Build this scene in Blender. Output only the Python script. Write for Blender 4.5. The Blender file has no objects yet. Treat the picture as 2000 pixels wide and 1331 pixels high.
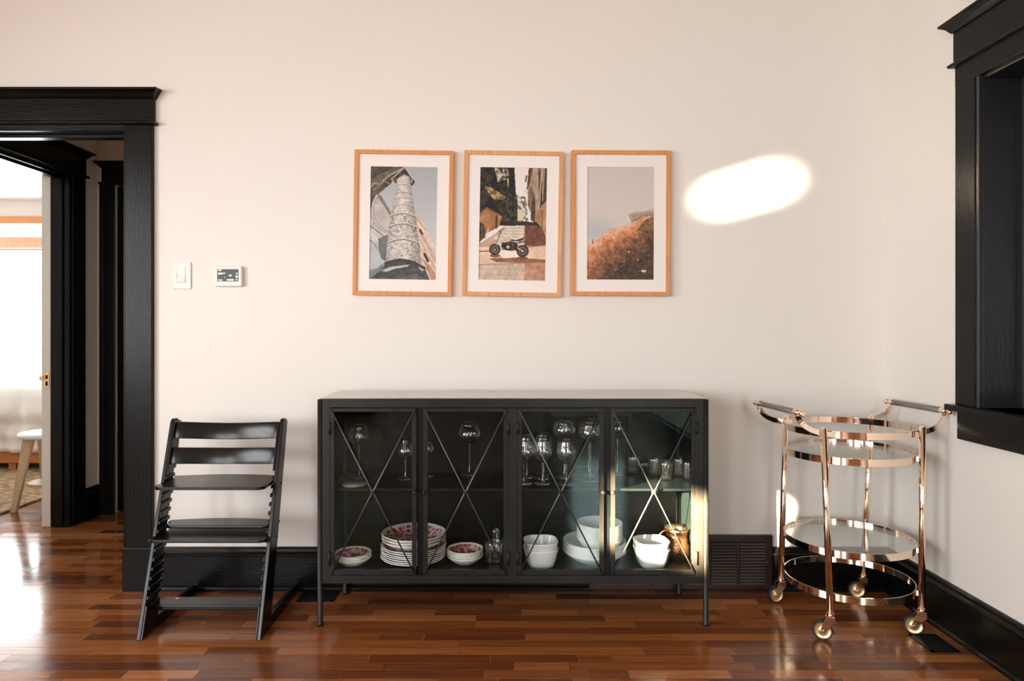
import bpy, bmesh, math, random
import numpy as np
from mathutils import Vector, Matrix
R = random.Random(7)
S = bpy.context.scene
COL = S.collection
PI = math.pi
H = 1.161           # camera height
FP = 1333.0         # focal length in pixels of the 2000 px frame
YW = 3.03           # back wall plane
XR = 1.70           # right wall plane
ZC = 2.80           # ceiling

# ------------------------------------------------------------------ camera
cd = bpy.data.cameras.new('camera')
cam = bpy.data.objects.new('camera', cd)
COL.objects.link(cam)
cam.location = (0, 0, H)
cam.rotation_euler = (PI / 2, 0, 0)
cd.sensor_width = 36
cd.lens = 36 * FP / 2000
cd.shift_x = 0.0075
cd.shift_y = -0.01275
cd.clip_start = 0.05
S.camera = cam

# ------------------------------------------------------------------ view and sky
S.view_settings.view_transform = 'Standard'
S.view_settings.look = 'None'
S.view_settings.exposure = 0.22
S.view_settings.gamma = 1.0
S.view_settings.use_curve_mapping = False
S.cycles.use_denoising = True
S.cycles.max_bounces = 10
S.cycles.diffuse_bounces = 5
S.cycles.glossy_bounces = 5
S.cycles.transmission_bounces = 8
S.cycles.transparent_max_bounces = 24
S.cycles.sample_clamp_indirect = 6
S.cycles.caustics_reflective = False
S.cycles.caustics_refractive = False
W = bpy.data.worlds.new('sky')
S.world = W
W.use_nodes = True
W.node_tree.nodes['Background'].inputs[0].default_value = (0.975, 0.98, 1.0, 1)
W.node_tree.nodes['Background'].inputs[1].default_value = 13.0


def area(name, loc, direction, sx, sy, power=0, color=(1, 1, 1), spread=None, portal=False, xaxis=None):
    l = bpy.data.lights.new(name, 'AREA')
    l.shape = 'RECTANGLE'
    l.size, l.size_y = sx, sy
    l.energy = power
    l.color = color
    if spread is not None:
        l.spread = spread
    if portal:
        l.cycles.is_portal = True
    o = bpy.data.objects.new(name, l)
    COL.objects.link(o)
    z = -Vector(direction).normalized()
    if xaxis is None:
        q = z.to_track_quat('Z', 'Y')
        o.rotation_euler = q.to_euler()
    else:
        x = Vector(xaxis)
        x = (x - x.dot(z) * z).normalized()
        y = z.cross(x)
        o.rotation_euler = Matrix((x, y, z)).transposed().to_euler()
    o.location = loc
    return o


# daylight enters through these openings (left wall, added rear windows, bedroom)
area('portal_left', (-3.30, 0.70, 1.55), (1, 0, 0), 1.5, 1.6, portal=True)
area('portal_left', (-3.30, -2.10, 1.2), (1, 0, 0), 1.9, 2.2, portal=True)
area('portal_rear', (1.23, -3.62, 1.55), (0, 1, 0), 0.7, 1.9, portal=True)
area('portal_rear', (-2.72, -3.62, 1.55), (0, 1, 0), 0.86, 1.9, portal=True)
area('portal_bedroom', (-5.35, 7.22, 1.4), (0, -1, 0), 2.3, 1.72, portal=True)
area('portal_bedroom', (-7.22, 5.2, 1.43), (1, 0, 0), 0.6, 1.65, portal=True)
# added narrow area lamps: low sun through the small left window, and its bounce
SUN = Vector((1.1, 1.0, -0.275)).normalized()
t0 = (0.595 + 3.22) / SUN.x
p0 = Vector((0.595, 2.651, 0.407)) - SUN * t0
area('sunbeam_window', p0, SUN, 0.265, 0.265, 29, (1.0, 0.72, 0.46), math.radians(1.1), xaxis=(0.228, -0.266, -0.057))
UPS = Vector((1.1, 1.0, 0.24)).normalized()
p1 = Vector((1.075, 3.03, 1.772)) - UPS * 4.0
area('sunbeam_bounce', p1, UPS, 0.20, 0.062, 2.1, (1.0, 0.80, 0.60), math.radians(3.2), xaxis=(0.228, -0.2, 0.082))


# ------------------------------------------------------------------ materials
def mat(name, col, rough=0.5, metal=0.0, spec=0.5, coat=0.0, bump=None, var=None, emit=None):
    m = bpy.data.materials.new(name)
    m.use_nodes = True
    nt = m.node_tree
    b = nt.nodes['Principled BSDF']
    b.inputs['Base Color'].default_value = (*col, 1)
    b.inputs['Roughness'].default_value = rough
    b.inputs['Metallic'].default_value = metal
    b.inputs['Specular IOR Level'].default_value = spec
    b.inputs['Coat Weight'].default_value = coat
    b.inputs['Coat Roughness'].default_value = 0.08
    tc = nt.nodes.new('ShaderNodeTexCoord')
    if bump:
        sc, st, stretch = bump
        mp = nt.nodes.new('ShaderNodeMapping')
        mp.inputs['Scale'].default_value = stretch
        nt.links.new(tc.outputs['Object'], mp.inputs[0])
        n = nt.nodes.new('ShaderNodeTexNoise')
        n.inputs['Scale'].default_value = sc
        n.inputs['Detail'].default_value = 4
        nt.links.new(mp.outputs[0], n.inputs['Vector'])
        bp = nt.nodes.new('ShaderNodeBump')
        bp.inputs['Strength'].default_value = st
        bp.inputs['Distance'].default_value = 0.01
        nt.links.new(n.outputs[0], bp.inputs['Height'])
        nt.links.new(bp.outputs[0], b.inputs['Normal'])
    if var:
        sc, col2, stretch = var
        mp = nt.nodes.new('ShaderNodeMapping')
        mp.inputs['Scale'].default_value = stretch
        nt.links.new(tc.outputs['Object'], mp.inputs[0])
        n = nt.nodes.new('ShaderNodeTexNoise')
        n.inputs['Scale'].default_value = sc
        n.inputs['Detail'].default_value = 5
        nt.links.new(mp.outputs[0], n.inputs['Vector'])
        rp = nt.nodes.new('ShaderNodeValToRGB')
        rp.color_ramp.elements[0].position = 0.3
        rp.color_ramp.elements[1].position = 0.72
        rp.color_ramp.elements[0].color = (*col, 1)
        rp.color_ramp.elements[1].color = (*col2, 1)
        nt.links.new(n.outputs[0], rp.inputs[0])
        nt.links.new(rp.outputs[0], b.inputs['Base Color'])
    if emit:
        b.inputs['Emission Color'].default_value = (*emit[0], 1)
        b.inputs['Emission Strength'].default_value = emit[1]
    return m


def glass_mat(name, tint, boost=1.0, rough=0.0, ior=1.45, power=5.0):
    m = bpy.data.materials.new(name)
    m.use_nodes = True
    nt = m.node_tree
    nt.nodes.remove(nt.nodes['Principled BSDF'])
    out = nt.nodes['Material Output']
    tr = nt.nodes.new('ShaderNodeBsdfTransparent')
    tr.inputs[0].default_value = (*tint, 1)
    gl = nt.nodes.new('ShaderNodeBsdfGlossy')
    gl.inputs['Roughness'].default_value = rough
    gl.inputs['Color'].default_value = (0.72, 1.0, 0.95, 1) if 'cabinet' in name else (1, 1, 1, 1)
    fr = nt.nodes.new('ShaderNodeLayerWeight')
    fr.inputs[0].default_value = 0.5
    f0 = ((ior - 1) / (ior + 1)) ** 2 * boost
    pw = nt.nodes.new('ShaderNodeMath')
    pw.operation = 'POWER'
    pw.inputs[1].default_value = power
    nt.links.new(fr.outputs[1], pw.inputs[0])
    mu = nt.nodes.new('ShaderNodeMath')
    mu.operation = 'MULTIPLY_ADD'
    mu.use_clamp = True
    mu.inputs[1].default_value = 1 - f0
    mu.inputs[2].default_value = f0
    mx = nt.nodes.new('ShaderNodeMixShader')
    nt.links.new(pw.outputs[0], mu.inputs[0])
    nt.links.new(mu.outputs[0], mx.inputs[0])
    nt.links.new(tr.outputs[0], mx.inputs[1])
    nt.links.new(gl.outputs[0], mx.inputs[2])
    nt.links.new(mx.outputs[0], out.inputs[0])
    return m


M = {}
M['wall'] = mat('wall_paint', (0.81, 0.79, 0.735), 0.6, bump=(180, 0.02, (1, 1, 1)))
M['ceiling'] = mat('ceiling_paint', (0.82, 0.75, 0.65), 0.7)  # warm light for the upper walls put into the ceiling colour
M['hall'] = mat('hall_paint', (0.80, 0.75, 0.65), 0.6)
M['bedwall'] = mat('bedroom_paint', (0.70, 0.675, 0.64), 0.6)
M['black'] = mat('black_trim_paint', (0.0034, 0.0031, 0.0024), 0.28, spec=0.17, bump=(30, 0.12, (6, 6, 0.5)))
M['blackh'] = mat('black_trim_paint_horizontal', (0.0034, 0.0031, 0.0024), 0.28, spec=0.17, bump=(30, 0.10, (0.5, 0.5, 6)))
M['white_paint'] = mat('white_trim_paint', (0.80, 0.76, 0.71), 0.4)
M['lacquer'] = mat('black_lacquer', (0.0020, 0.0024, 0.0025), 0.23, spec=0.36, bump=(25, 0.04, (1, 1, 1)))
M['iron'] = mat('blackened_iron', (0.016, 0.0165, 0.0145), 0.34, metal=0.2, spec=0.22, var=(14, (0.024, 0.024, 0.021), (1, 1, 1)))
M['irontop'] = mat('iron_top_sheen', (0.40, 0.37, 0.325), 0.17, metal=0.8, spec=0.6, var=(9, (0.48, 0.445, 0.39), (1, 1, 1)))  # paler copy of the iron, the wall's reflection put into its colour
M['irondark'] = mat('dark_sheet_metal', (0.0032, 0.0058, 0.0060), 0.34, spec=0.2)
M['steel'] = mat('worn_steel', (0.115, 0.11, 0.098), 0.32, metal=0.8)
M['gold'] = mat('rose_gold_plating', (0.95, 0.77, 0.62), 0.06, metal=1.0)
M['brass'] = mat('brass', (0.78, 0.52, 0.24), 0.2, metal=1.0)
M['wheelgold'] = mat('satin_gold', (0.86, 0.62, 0.34), 0.36, metal=0.85)
M['grip'] = mat('grey_grip', (0.21, 0.185, 0.155), 0.42, metal=0.3, bump=(60, 0.3, (8, 0.2, 8)))
M['rubber'] = mat('black_rubber', (0.015, 0.015, 0.015), 0.5)
M['oak'] = mat('orange_oak', (0.58, 0.225, 0.065), 0.45, var=(5, (0.70, 0.33, 0.12), (14, 2, 1.2)))
M['oak2'] = mat('pale_oak', (0.62, 0.28, 0.10), 0.45, var=(5, (0.74, 0.40, 0.185), (14, 2, 1.2)))
M['mat'] = mat('mat_board', (0.86, 0.82, 0.78), 0.8)
M['plastic'] = mat('white_plastic', (0.83, 0.79, 0.75), 0.4)
M['screen'] = mat('lcd_screen', (0.016, 0.022, 0.018), 0.4, emit=((0.10, 0.13, 0.11), 0.05))
M['lcdtext'] = mat('lcd_characters', (0.8, 0.85, 0.8), 0.4, emit=((0.85, 0.95, 0.88), 0.6))
M['vent'] = mat('brown_vent_paint', (0.020, 0.011, 0.009), 0.42, bump=(60, 0.04, (1, 1, 1)))
M['dark'] = mat('void_black', (0.003, 0.003, 0.003), 0.8)
M['white'] = mat('white_porcelain', (0.80, 0.81, 0.80), 0.16, coat=0.3)
M['cream'] = mat('cream_porcelain', (0.80, 0.77, 0.72), 0.2, coat=0.3)
M['copper'] = mat('hammered_copper', (0.80, 0.33, 0.14), 0.16, metal=1.0, bump=(90, 0.35, (1, 1, 1)))
M['copperin'] = mat('tinned_copper', (0.72, 0.58, 0.45), 0.2, metal=1.0)
M['pane'] = glass_mat('cabinet_glass', (0.95, 0.975, 0.965), 0.45, ior=1.5)
M['winpane'] = glass_mat('window_glass', (0.98, 0.99, 0.99), 1.0)
M['shelfglass'] = glass_mat('shelf_glass', (0.93, 0.955, 0.945), 1.4, ior=1.5)
M['crystal'] = glass_mat('drinking_glass', (0.94, 0.955, 0.95), 3.2, 0.0, power=2.6)
M['ribbed'] = glass_mat('ribbed_glass', (0.93, 0.94, 0.93), 6.0, 0.08, power=2.0)
M['bedwood'] = mat('orange_bed_wood', (0.45, 0.14, 0.035), 0.4, var=(5, (0.55, 0.2, 0.06), (1, 8, 8)))
M['winwood'] = mat('window_wood', (0.60, 0.24, 0.08), 0.45)
M['duvet'] = mat('white_bedding', (0.80, 0.765, 0.72), 0.85, bump=(4, 0.25, (1, 1, 1)))
M['stoolwood'] = mat('pale_stool_wood', (0.40, 0.27, 0.15), 0.5, var=(4, (0.50, 0.35, 0.2), (8, 8, 1)))
M['stoolseat'] = mat('white_stool_seat', (0.8, 0.79, 0.77), 0.35)
M['shade'] = mat('lamp_shade_linen', (0.82, 0.79, 0.74), 0.8)


def transfer_mat():
    m = mat('red_transferware', (0.8, 0.75, 0.7), 0.22, coat=0.3)
    nt = m.node_tree
    b = nt.nodes['Principled BSDF']
    tc = nt.nodes.new('ShaderNodeTexCoord')
    v = nt.nodes.new('ShaderNodeTexVoronoi')
    v.inputs['Scale'].default_value = 55
    n = nt.nodes.new('ShaderNodeTexNoise')
    n.inputs['Scale'].default_value = 70
    n.inputs['Detail'].default_value = 3
    ad = nt.nodes.new('ShaderNodeMath')
    ad.operation = 'ADD'
    sc = nt.nodes.new('ShaderNodeMath')
    sc.operation = 'MULTIPLY'
    sc.inputs[1].default_value = 0.75
    rp = nt.nodes.new('ShaderNodeValToRGB')
    e = rp.color_ramp.elements
    e[0].position, e[0].color = 0.55, (0.24, 0.035, 0.05, 1)
    e[1].position, e[1].color = 0.97, (0.75, 0.62, 0.58, 1)
    k = e.new(0.72)
    k.color = (0.42, 0.12, 0.13, 1)
    for a in (v, n):
        nt.links.new(tc.outputs['Object'], a.inputs['Vector'])
    nt.links.new(v.outputs['Distance'], ad.inputs[0])
    nt.links.new(n.outputs[0], ad.inputs[1])
    nt.links.new(ad.outputs[0], sc.inputs[0])
    nt.links.new(sc.outputs[0], rp.inputs[0])
    nt.links.new(rp.outputs[0], b.inputs['Base Color'])
    return m


M['red'] = transfer_mat()


def floor_mat():
    m = mat('strip_floor', (0.2, 0.06, 0.03), 0.16, spec=0.5)
    nt = m.node_tree
    L = nt.links.new
    b = nt.nodes['Principled BSDF']
    tc = nt.nodes.new('ShaderNodeTexCoord')
    sp = nt.nodes.new('ShaderNodeSeparateXYZ')
    L(tc.outputs['Object'], sp.inputs[0])

    def ma(op, a, c=None, d=None):
        x = nt.nodes.new('ShaderNodeMath')
        x.operation = op
        for i, v in enumerate((a, c, d)):
            if v is None:
                continue
            if isinstance(v, (int, float)):
                x.inputs[i].default_value = v
            else:
                L(v, x.inputs[i])
        return x.outputs[0]

    def wn(a, c, off):
        w = nt.nodes.new('ShaderNodeTexWhiteNoise')
        w.noise_dimensions = '3D'
        cb = nt.nodes.new('ShaderNodeCombineXYZ')
        L(a, cb.inputs[0])
        if c is not None:
            L(c, cb.inputs[1])
        cb.inputs[2].default_value = off
        L(cb.outputs[0], w.inputs[0])
        return w.outputs[0]
    PW = 0.0550
    yy = ma('DIVIDE', sp.outputs[1], PW)
    row = ma('FLOOR', yy)
    fy = ma('FRACT', yy)
    r1 = wn(row, None, 1.5)
    r2 = wn(row, None, 5.5)
    ln = ma('MULTIPLY_ADD', r2, 0.55, 0.42)
    xx = ma('DIVIDE', ma('MULTIPLY_ADD', r1, 3.0, ma('ADD', sp.outputs[0], 20.0)), ln)
    # wobble the joints so that lengths differ within a row
    idx0 = ma('FLOOR', xx)
    fx0 = ma('FRACT', xx)
    split = ma('MULTIPLY_ADD', wn(row, idx0, 9.5), 0.6, 0.2)
    second = ma('GREATER_THAN', fx0, split)
    idx = ma('ADD', ma('MULTIPLY', idx0, 2.0), second)
    keep = ma('GREATER_THAN', wn(row, idx0, 3.3), 0.45)
    idx = ma('ADD', ma('MULTIPLY', idx0, 2.0), ma('MULTIPLY', second, keep))
    rnd = wn(row, idx, 2.5)
    rnd2 = wn(row, idx, 7.5)
    rp = nt.nodes.new('ShaderNodeValToRGB')
    els = rp.color_ramp.elements
    els[0].position, els[0].color = 0.0, (0.075, 0.024, 0.012, 1)
    els[1].position, els[1].color = 1.0, (0.40, 0.165, 0.065, 1)
    for p, c in ((0.07, (0.125, 0.037, 0.013)), (0.35, (0.19, 0.060, 0.017)), (0.65, (0.245, 0.083, 0.023)), (0.90, (0.32, 0.115, 0.034))):
        k = els.new(p)
        k.color = (*c, 1)
    L(rnd, rp.inputs[0])
    # grain
    mp = nt.nodes.new('ShaderNodeCombineXYZ')
    L(ma('MULTIPLY_ADD', rnd2, 40.0, ma('MULTIPLY', sp.outputs[0], 2.2)), mp.inputs[0])
    L(ma('MULTIPLY', sp.outputs[1], 42.0), mp.inputs[1])
    L(ma('MULTIPLY', rnd, 30.0), mp.inputs[2])
    n = nt.nodes.new('ShaderNodeTexNoise')
    n.inputs['Scale'].default_value = 1.6
    n.inputs['Detail'].default_value = 6
    n.inputs['Roughness'].default_value = 0.6
    L(mp.outputs[0], n.inputs['Vector'])
    gr = ma('MULTIPLY_ADD', n.outputs[0], 1.3, 0.38)
    mx = nt.nodes.new('ShaderNodeMix')
    mx.data_type = 'RGBA'
    mx.blend_type = 'MULTIPLY'
    mx.inputs[0].default_value = 1.0
    L(rp.outputs[0], mx.inputs[6])
    cb = nt.nodes.new('ShaderNodeCombineColor')
    for i in range(3):
        L(gr, cb.inputs[i])
    L(cb.outputs[0], mx.inputs[7])
    # seams
    ey = ma('MINIMUM', fy, ma('SUBTRACT', 1.0, fy))
    sy = ma('LESS_THAN', ey, 0.016)
    dx = ma('MULTIPLY', ma('MINIMUM', fx0, ma('SUBTRACT', 1.0, fx0)), ln)
    dx2 = ma('MULTIPLY', ma('ABSOLUTE', ma('SUBTRACT', fx0, split)), ln)
    dx2 = ma('ADD', dx2, ma('MULTIPLY', ma('SUBTRACT', 1.0, keep), 5.0))
    sx = ma('LESS_THAN', ma('MINIMUM', dx, dx2), 0.0013)
    seam = ma('MAXIMUM', sy, sx)
    hot = ma('GREATER_THAN', wn(row, idx, 12.5), 0.42)
    m2 = nt.nodes.new('ShaderNodeMix')
    m2.data_type = 'RGBA'
    L(ma('MULTIPLY', seam, 0.75), m2.inputs[0])
    L(mx.outputs[2], m2.inputs[6])
    m3 = nt.nodes.new('ShaderNodeMix')
    m3.data_type = 'RGBA'
    L(hot, m3.inputs[0])
    m3.inputs[6].default_value = (0.02, 0.008, 0.006, 1)
    m3.inputs[7].default_value = (0.30, 0.155, 0.08, 1)
    L(m3.outputs[2], m2.inputs[7])
    L(m2.outputs[2], b.inputs['Base Color'])
    rg = ma('MULTIPLY_ADD', rnd2, 0.07, 0.125)
    L(rg, b.inputs['Roughness'])
    bp = nt.nodes.new('ShaderNodeBump')
    bp.inputs['Strength'].default_value = 0.25
    bp.inputs['Distance'].default_value = 0.002
    n2 = nt.nodes.new('ShaderNodeTexNoise')
    n2.inputs['Scale'].default_value = 7.0
    mp2 = nt.nodes.new('ShaderNodeMapping')
    mp2.inputs['Scale'].default_value = (0.6, 3.0, 1)
    L(tc.outputs['Object'], mp2.inputs[0])
    L(mp2.outputs[0], n2.inputs['Vector'])
    hgt = ma('MULTIPLY_ADD', n2.outputs[0], 0.8, ma('MULTIPLY_ADD', seam, -0.5, ma('MULTIPLY', rnd2, 0.25)))
    L(hgt, bp.inputs['Height'])
    L(bp.outputs[0], b.inputs['Normal'])
    return m


M['floor'] = floor_mat()


def jute_mat():
    m = mat('jute', (0.42, 0.29, 0.15), 0.9)
    nt = m.node_tree
    b = nt.nodes['Principled BSDF']
    tc = nt.nodes.new('ShaderNodeTexCoord')
    w = nt.nodes.new('ShaderNodeTexVoronoi')
    w.inputs['Scale'].default_value = 26
    mp = nt.nodes.new('ShaderNodeMapping')
    mp.inputs['Scale'].default_value = (0.6, 1.4, 1)
    nt.links.new(tc.outputs['Object'], mp.inputs[0])
    nt.links.new(mp.outputs[0], w.inputs['Vector'])
    rp = nt.nodes.new('ShaderNodeValToRGB')
    rp.color_ramp.elements[0].color = (0.55, 0.40, 0.22, 1)
    rp.color_ramp.elements[1].color = (0.22, 0.14, 0.07, 1)
    rp.color_ramp.elements[0].position = 0.15
    rp.color_ramp.elements[1].position = 0.7
    nt.links.new(w.outputs['Distance'], rp.inputs[0])
    nt.links.new(rp.outputs[0], b.inputs['Base Color'])
    bp = nt.nodes.new('ShaderNodeBump')
    bp.inputs['Strength'].default_value = 0.8
    bp.invert = True
    nt.links.new(w.outputs['Distance'], bp.inputs['Height'])
    nt.links.new(bp.outputs[0], b.inputs['Normal'])
    return m


M['jute'] = jute_mat()


# ------------------------------------------------------------------ mesh helpers
class MB:
    """Collects geometry in world (or local) coordinates and links it as one mesh object."""

    def __init__(self):
        self.v, self.f, self.mi, self.sm = [], [], [], []

    def add(self, vs, fs, mi=0, smooth=False):
        o = len(self.v)
        self.v += [tuple(p) for p in vs]
        for f in fs:
            self.f.append([i + o for i in f])
            self.mi.append(mi)
            self.sm.append(smooth)
        return self

    def box(self, x0, x1, y0, y1, z0, z1, mi=0, mtx=None):
        vs = [(x, y, z) for x in (x0, x1) for y in (y0, y1) for z in (z0, z1)]
        if mtx is not None:
            vs = [mtx @ Vector(p) for p in vs]
        return self.add(vs, [(0, 1, 3, 2), (4, 6, 7, 5), (0, 4, 5, 1), (2, 3, 7, 6), (0, 2, 6, 4), (1, 5, 7, 3)], mi)

    def prism(self, poly, axis, a, b, mi=0, smooth=False):
        """poly: 2D points in the two other axes (in xyz order)."""
        n = len(poly)

        def p3(p, t):
            q = [p[0], p[1]]
            q.insert(axis, t)
            return tuple(q)
        vs = [p3(p, a) for p in poly] + [p3(p, b) for p in poly]
        area2 = sum(poly[i][0] * poly[(i + 1) % n][1] - poly[(i + 1) % n][0] * poly[i][1] for i in range(n))
        flip = (area2 < 0) ^ (axis == 1)
        fs = [list(range(n))[::-1], list(range(n, 2 * n))]
        sd = [(i, (i + 1) % n, n + (i + 1) % n, n + i) for i in range(n)]
        if flip:
            fs = [f[::-1] for f in fs]
            sd = [f[::-1] for f in sd]
        self.add(vs, fs + sd, mi, smooth)
        return self

    def lathe(self, prof, c=(0, 0, 0), seg=32, mod=None, mis=None, smooth=True, mtx=None):
        vs, fs, mm = [], [], []
        rings = []
        for k, (r, z) in enumerate(prof):
            if r < 1e-6:
                rings.append([len(vs)])
                p = Vector((0, 0, z))
                vs.append(p)
            else:
                row = []
                for i in range(seg):
                    t = 2 * PI * i / seg
                    s = 1.0 if mod is None else mod(t, k)
                    row.append(len(vs))
                    vs.append(Vector((r * s * math.cos(t), r * s * math.sin(t), z)))
                rings.append(row)
        for k in range(len(rings) - 1):
            a, b = rings[k], rings[k + 1]
            mi = 0 if mis is None else mis[k]
            for i in range(seg):
                j = (i + 1) % seg
                if len(a) == 1 and len(b) == 1:
                    continue
                if len(a) == 1:
                    fs.append((a[0], b[j], b[i]))
                elif len(b) == 1:
                    fs.append((a[i], a[j], b[0]))
                else:
                    fs.append((a[i], a[j], b[j], b[i]))
                mm.append(mi)
        c = Vector(c)
        if mtx is None:
            vs = [p + c for p in vs]
        else:
            vs = [mtx @ p + c for p in vs]
        o = len(self.v)
        self.v += [tuple(p) for p in vs]
        for f, q in zip(fs, mm):
            self.f.append([i + o for i in f])
            self.mi.append(q)
            self.sm.append(smooth)
        return self

    def tube(self, pts, r, seg=12, mi=0, caps=True, smooth=True):
        pts = [Vector(p) for p in pts]
        n = len(pts)
        rs = r if isinstance(r, (list, tuple)) else [r] * n
        vs, fs = [], []
        up = None
        for k in range(n):
            t = (pts[min(k + 1, n - 1)] - pts[max(k - 1, 0)]).normalized()
            if up is None:
                up = Vector((0, 0, 1)) if abs(t.z) < 0.9 else Vector((1, 0, 0))
            x = (up - up.dot(t) * t).normalized()
            up = x
            y = t.cross(x)
            for i in range(seg):
                a = 2 * PI * i / seg
                vs.append(pts[k] + rs[k] * (math.cos(a) * x + math.sin(a) * y))
        for k in range(n - 1):
            for i in range(seg):
                j = (i + 1) % seg
                fs.append((k * seg + i, k * seg + j, (k + 1) * seg + j, (k + 1) * seg + i))
        self.add(vs, fs, mi, smooth)
        if caps:
            o = len(self.v) - len(vs)
            for f in (list(range(seg))[::-1], [(n - 1) * seg + i for i in range(seg)]):
                self.f.append([i + o for i in f])
                self.mi.append(mi)
                self.sm.append(False)
        return self

    def ribbon(self, pts, side, w, t, mi=0):
        """Flat bar with rectangular section: w across (in the plane of the path), t along side."""
        pts = [Vector(p) for p in pts]
        side = Vector(side).normalized()
        n = len(pts)
        vs, fs = [], []
        for k in range(n):
            d = (pts[min(k + 1, n - 1)] - pts[max(k - 1, 0)]).normalized()
            nn = d.cross(side).normalized()
            for a, b in ((-1, -1), (1, -1), (1, 1), (-1, 1)):
                vs.append(pts[k] + nn * a * w / 2 + side * b * t / 2)
        for k in range(n - 1):
            for i in range(4):
                j = (i + 1) % 4
                fs.append((k * 4 + i, (k + 1) * 4 + i, (k + 1) * 4 + j, k * 4 + j))
        fs.append((0, 1, 2, 3))
        fs.append(tuple((n - 1) * 4 + i for i in (3, 2, 1, 0)))
        return self.add(vs, fs, mi)

    def build(self, name, mats, parent=None, bevel=0, seg=2, local=False, fix=True):
        off = Vector((0, 0, 0))
        if parent is not None and not local:
            q = parent
            while q is not None:
                off += q.location
                q = q.parent
        me = bpy.data.meshes.new(name)
        me.from_pydata([Vector(p) - off for p in self.v], [], self.f)
        if not isinstance(mats, (list, tuple)):
            mats = [mats]
        for m in mats:
            me.materials.append(m)
        me.polygons.foreach_set('material_index', self.mi)
        me.polygons.foreach_set('use_smooth', self.sm)
        if fix:
            b = bmesh.new()
            b.from_mesh(me)
            bmesh.ops.recalc_face_normals(b, faces=b.faces)
            b.to_mesh(me)
            b.free()
        me.update()
        o = bpy.data.objects.new(name, me)
        COL.objects.link(o)
        o.parent = parent
        if bevel:
            bm = o.modifiers.new('bevel', 'BEVEL')
            bm.width = bevel
            bm.segments = seg
            bm.limit_method = 'ANGLE'
            bm.angle_limit = math.radians(40)
            bm.harden_normals = False
        return o


def tag(o, label=None, cat=None, group=None, kind=None):
    if label:
        o['label'] = label
    if cat:
        o['category'] = cat
    if group:
        o['group'] = group
    if kind:
        o['kind'] = kind
    return o


def thing(name, label, cat, loc=(0, 0, 0), rot=(0, 0, 0), group=None):
    o = bpy.data.objects.new(name, None)
    COL.objects.link(o)
    o.empty_display_size = 0.05
    o.location = loc
    o.rotation_euler = rot
    return tag(o, label, cat, group)


def dup(root, loc, rotz=0.0, label=None, group=None):
    r = root.copy()
    COL.objects.link(r)
    r.location = loc
    r.rotation_euler = (0, 0, rotz)
    if label:
        r['label'] = label
    if group:
        r['group'] = group
    for ch in list(root.children):
        c = ch.copy()
        COL.objects.link(c)
        c.parent = r
        for g in list(ch.children):
            d = g.copy()
            COL.objects.link(d)
            d.parent = c
    return r


def struct(o, label=None, cat=None):
    o['kind'] = 'structure'
    return tag(o, label, cat)


def PX(x, Y):                       # picture column -> X at depth Y
    return (x - 985.0) / FP * Y


def PZ(y, Y):                       # picture row -> height at depth Y
    return H - (y - 640.0) / FP * Y


# ------------------------------------------------------------------ shell
HD = 2.055                           # door head height
DX0, DX1 = -2.62, -1.672             # main doorway
mb = MB().box(-7.3, 2.1, -6.2, 7.6, -0.1, 0)
struct(mb.build('floor', M['floor']), 'glossy reddish brown hardwood strip floor running across the room', 'floor')
mb = MB().box(-3.45, 1.9, -3.75, YW + 0.15, ZC, ZC + 0.1)
struct(mb.build('ceiling', M['ceiling']), 'warm tinted ceiling above the dining room', 'ceiling')
mb = MB()
mb.box(DX1, 2.0, YW, YW + 0.15, 0, ZC)
mb.box(-3.45, DX0, YW, YW + 0.15, 0, ZC)
mb.box(DX0, DX1, YW, YW + 0.15, HD, ZC)
struct(mb.build('wall_back', M['wall']), 'cream back wall with framed prints and the doorway', 'wall')
# right wall with window opening
WY1, WY0, WZ0, WZ1 = 2.434, 1.20, 0.874, 2.06
mb = MB()
mb.box(XR, XR + 0.25, -3.75, WY0, 0, ZC)
mb.box(XR, XR + 0.25, WY1, YW, 0, ZC)
mb.box(XR, XR + 0.25, WY0, WY1, 0, WZ0)
mb.box(XR, XR + 0.25, WY0, WY1, WZ1, ZC)
struct(mb.build('wall_right', M['wall']), 'cream right wall around the black cased window', 'wall')
# left wall (beyond the frame) with two large windows and one small one
LO = [(-0.05, 1.45, 0.75, 2.35), (-3.05, -1.2, 0.12, 2.30), (-1.10, -0.50, 1.12, 1.62)]
mb = MB()
cuts = sorted(LO)
y = -3.75
for (a, b, z0, z1) in cuts:
    mb.box(-3.45, -3.3, y, a, 0, ZC)
    mb.box(-3.45, -3.3, a, b, 0, z0)
    mb.box(-3.45, -3.3, a, b, z1, ZC)
    y = b
mb.box(-3.45, -3.3, y, YW, 0, ZC)
struct(mb.build('wall_left', M['wall']), 'cream left wall with daylight windows beside the camera', 'wall')
mb = MB()
mb.box(-3.3, -3.15, -3.75, -3.6, 0, ZC)
mb.box(-2.29, -1.5, -3.75, -3.6, 0, ZC)
mb.box(-3.15, -2.29, -3.75, -3.6, 0, 0.6)
mb.box(-3.15, -2.29, -3.75, -3.6, 2.5, ZC)
mb.box(0.5, 0.88, -3.75, -3.6, 0, ZC)
mb.box(1.58, XR, -3.75, -3.6, 0, ZC)
mb.box(0.88, 1.58, -3.75, -3.6, 0, 0.6)
mb.box(0.88, 1.58, -3.75, -3.6, 2.5, ZC)
mb.box(-1.5, 0.5, -3.75, -3.6, 2.15, ZC)
struct(mb.build('wall_rear', M['wall']), 'cream wall behind the camera with an added wide opening', 'wall')
mb = MB()
mb.box(-1.7, 0.7, -6.1, -6.0, 0, 2.5)
mb.box(-1.8, -1.7, -6.0, -3.75, 0, 2.5)
mb.box(0.7, 0.8, -6.0, -3.75, 0, 2.5)
mb.box(-1.7, 0.7, -6.0, -3.75, 2.5, 2.6)
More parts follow.
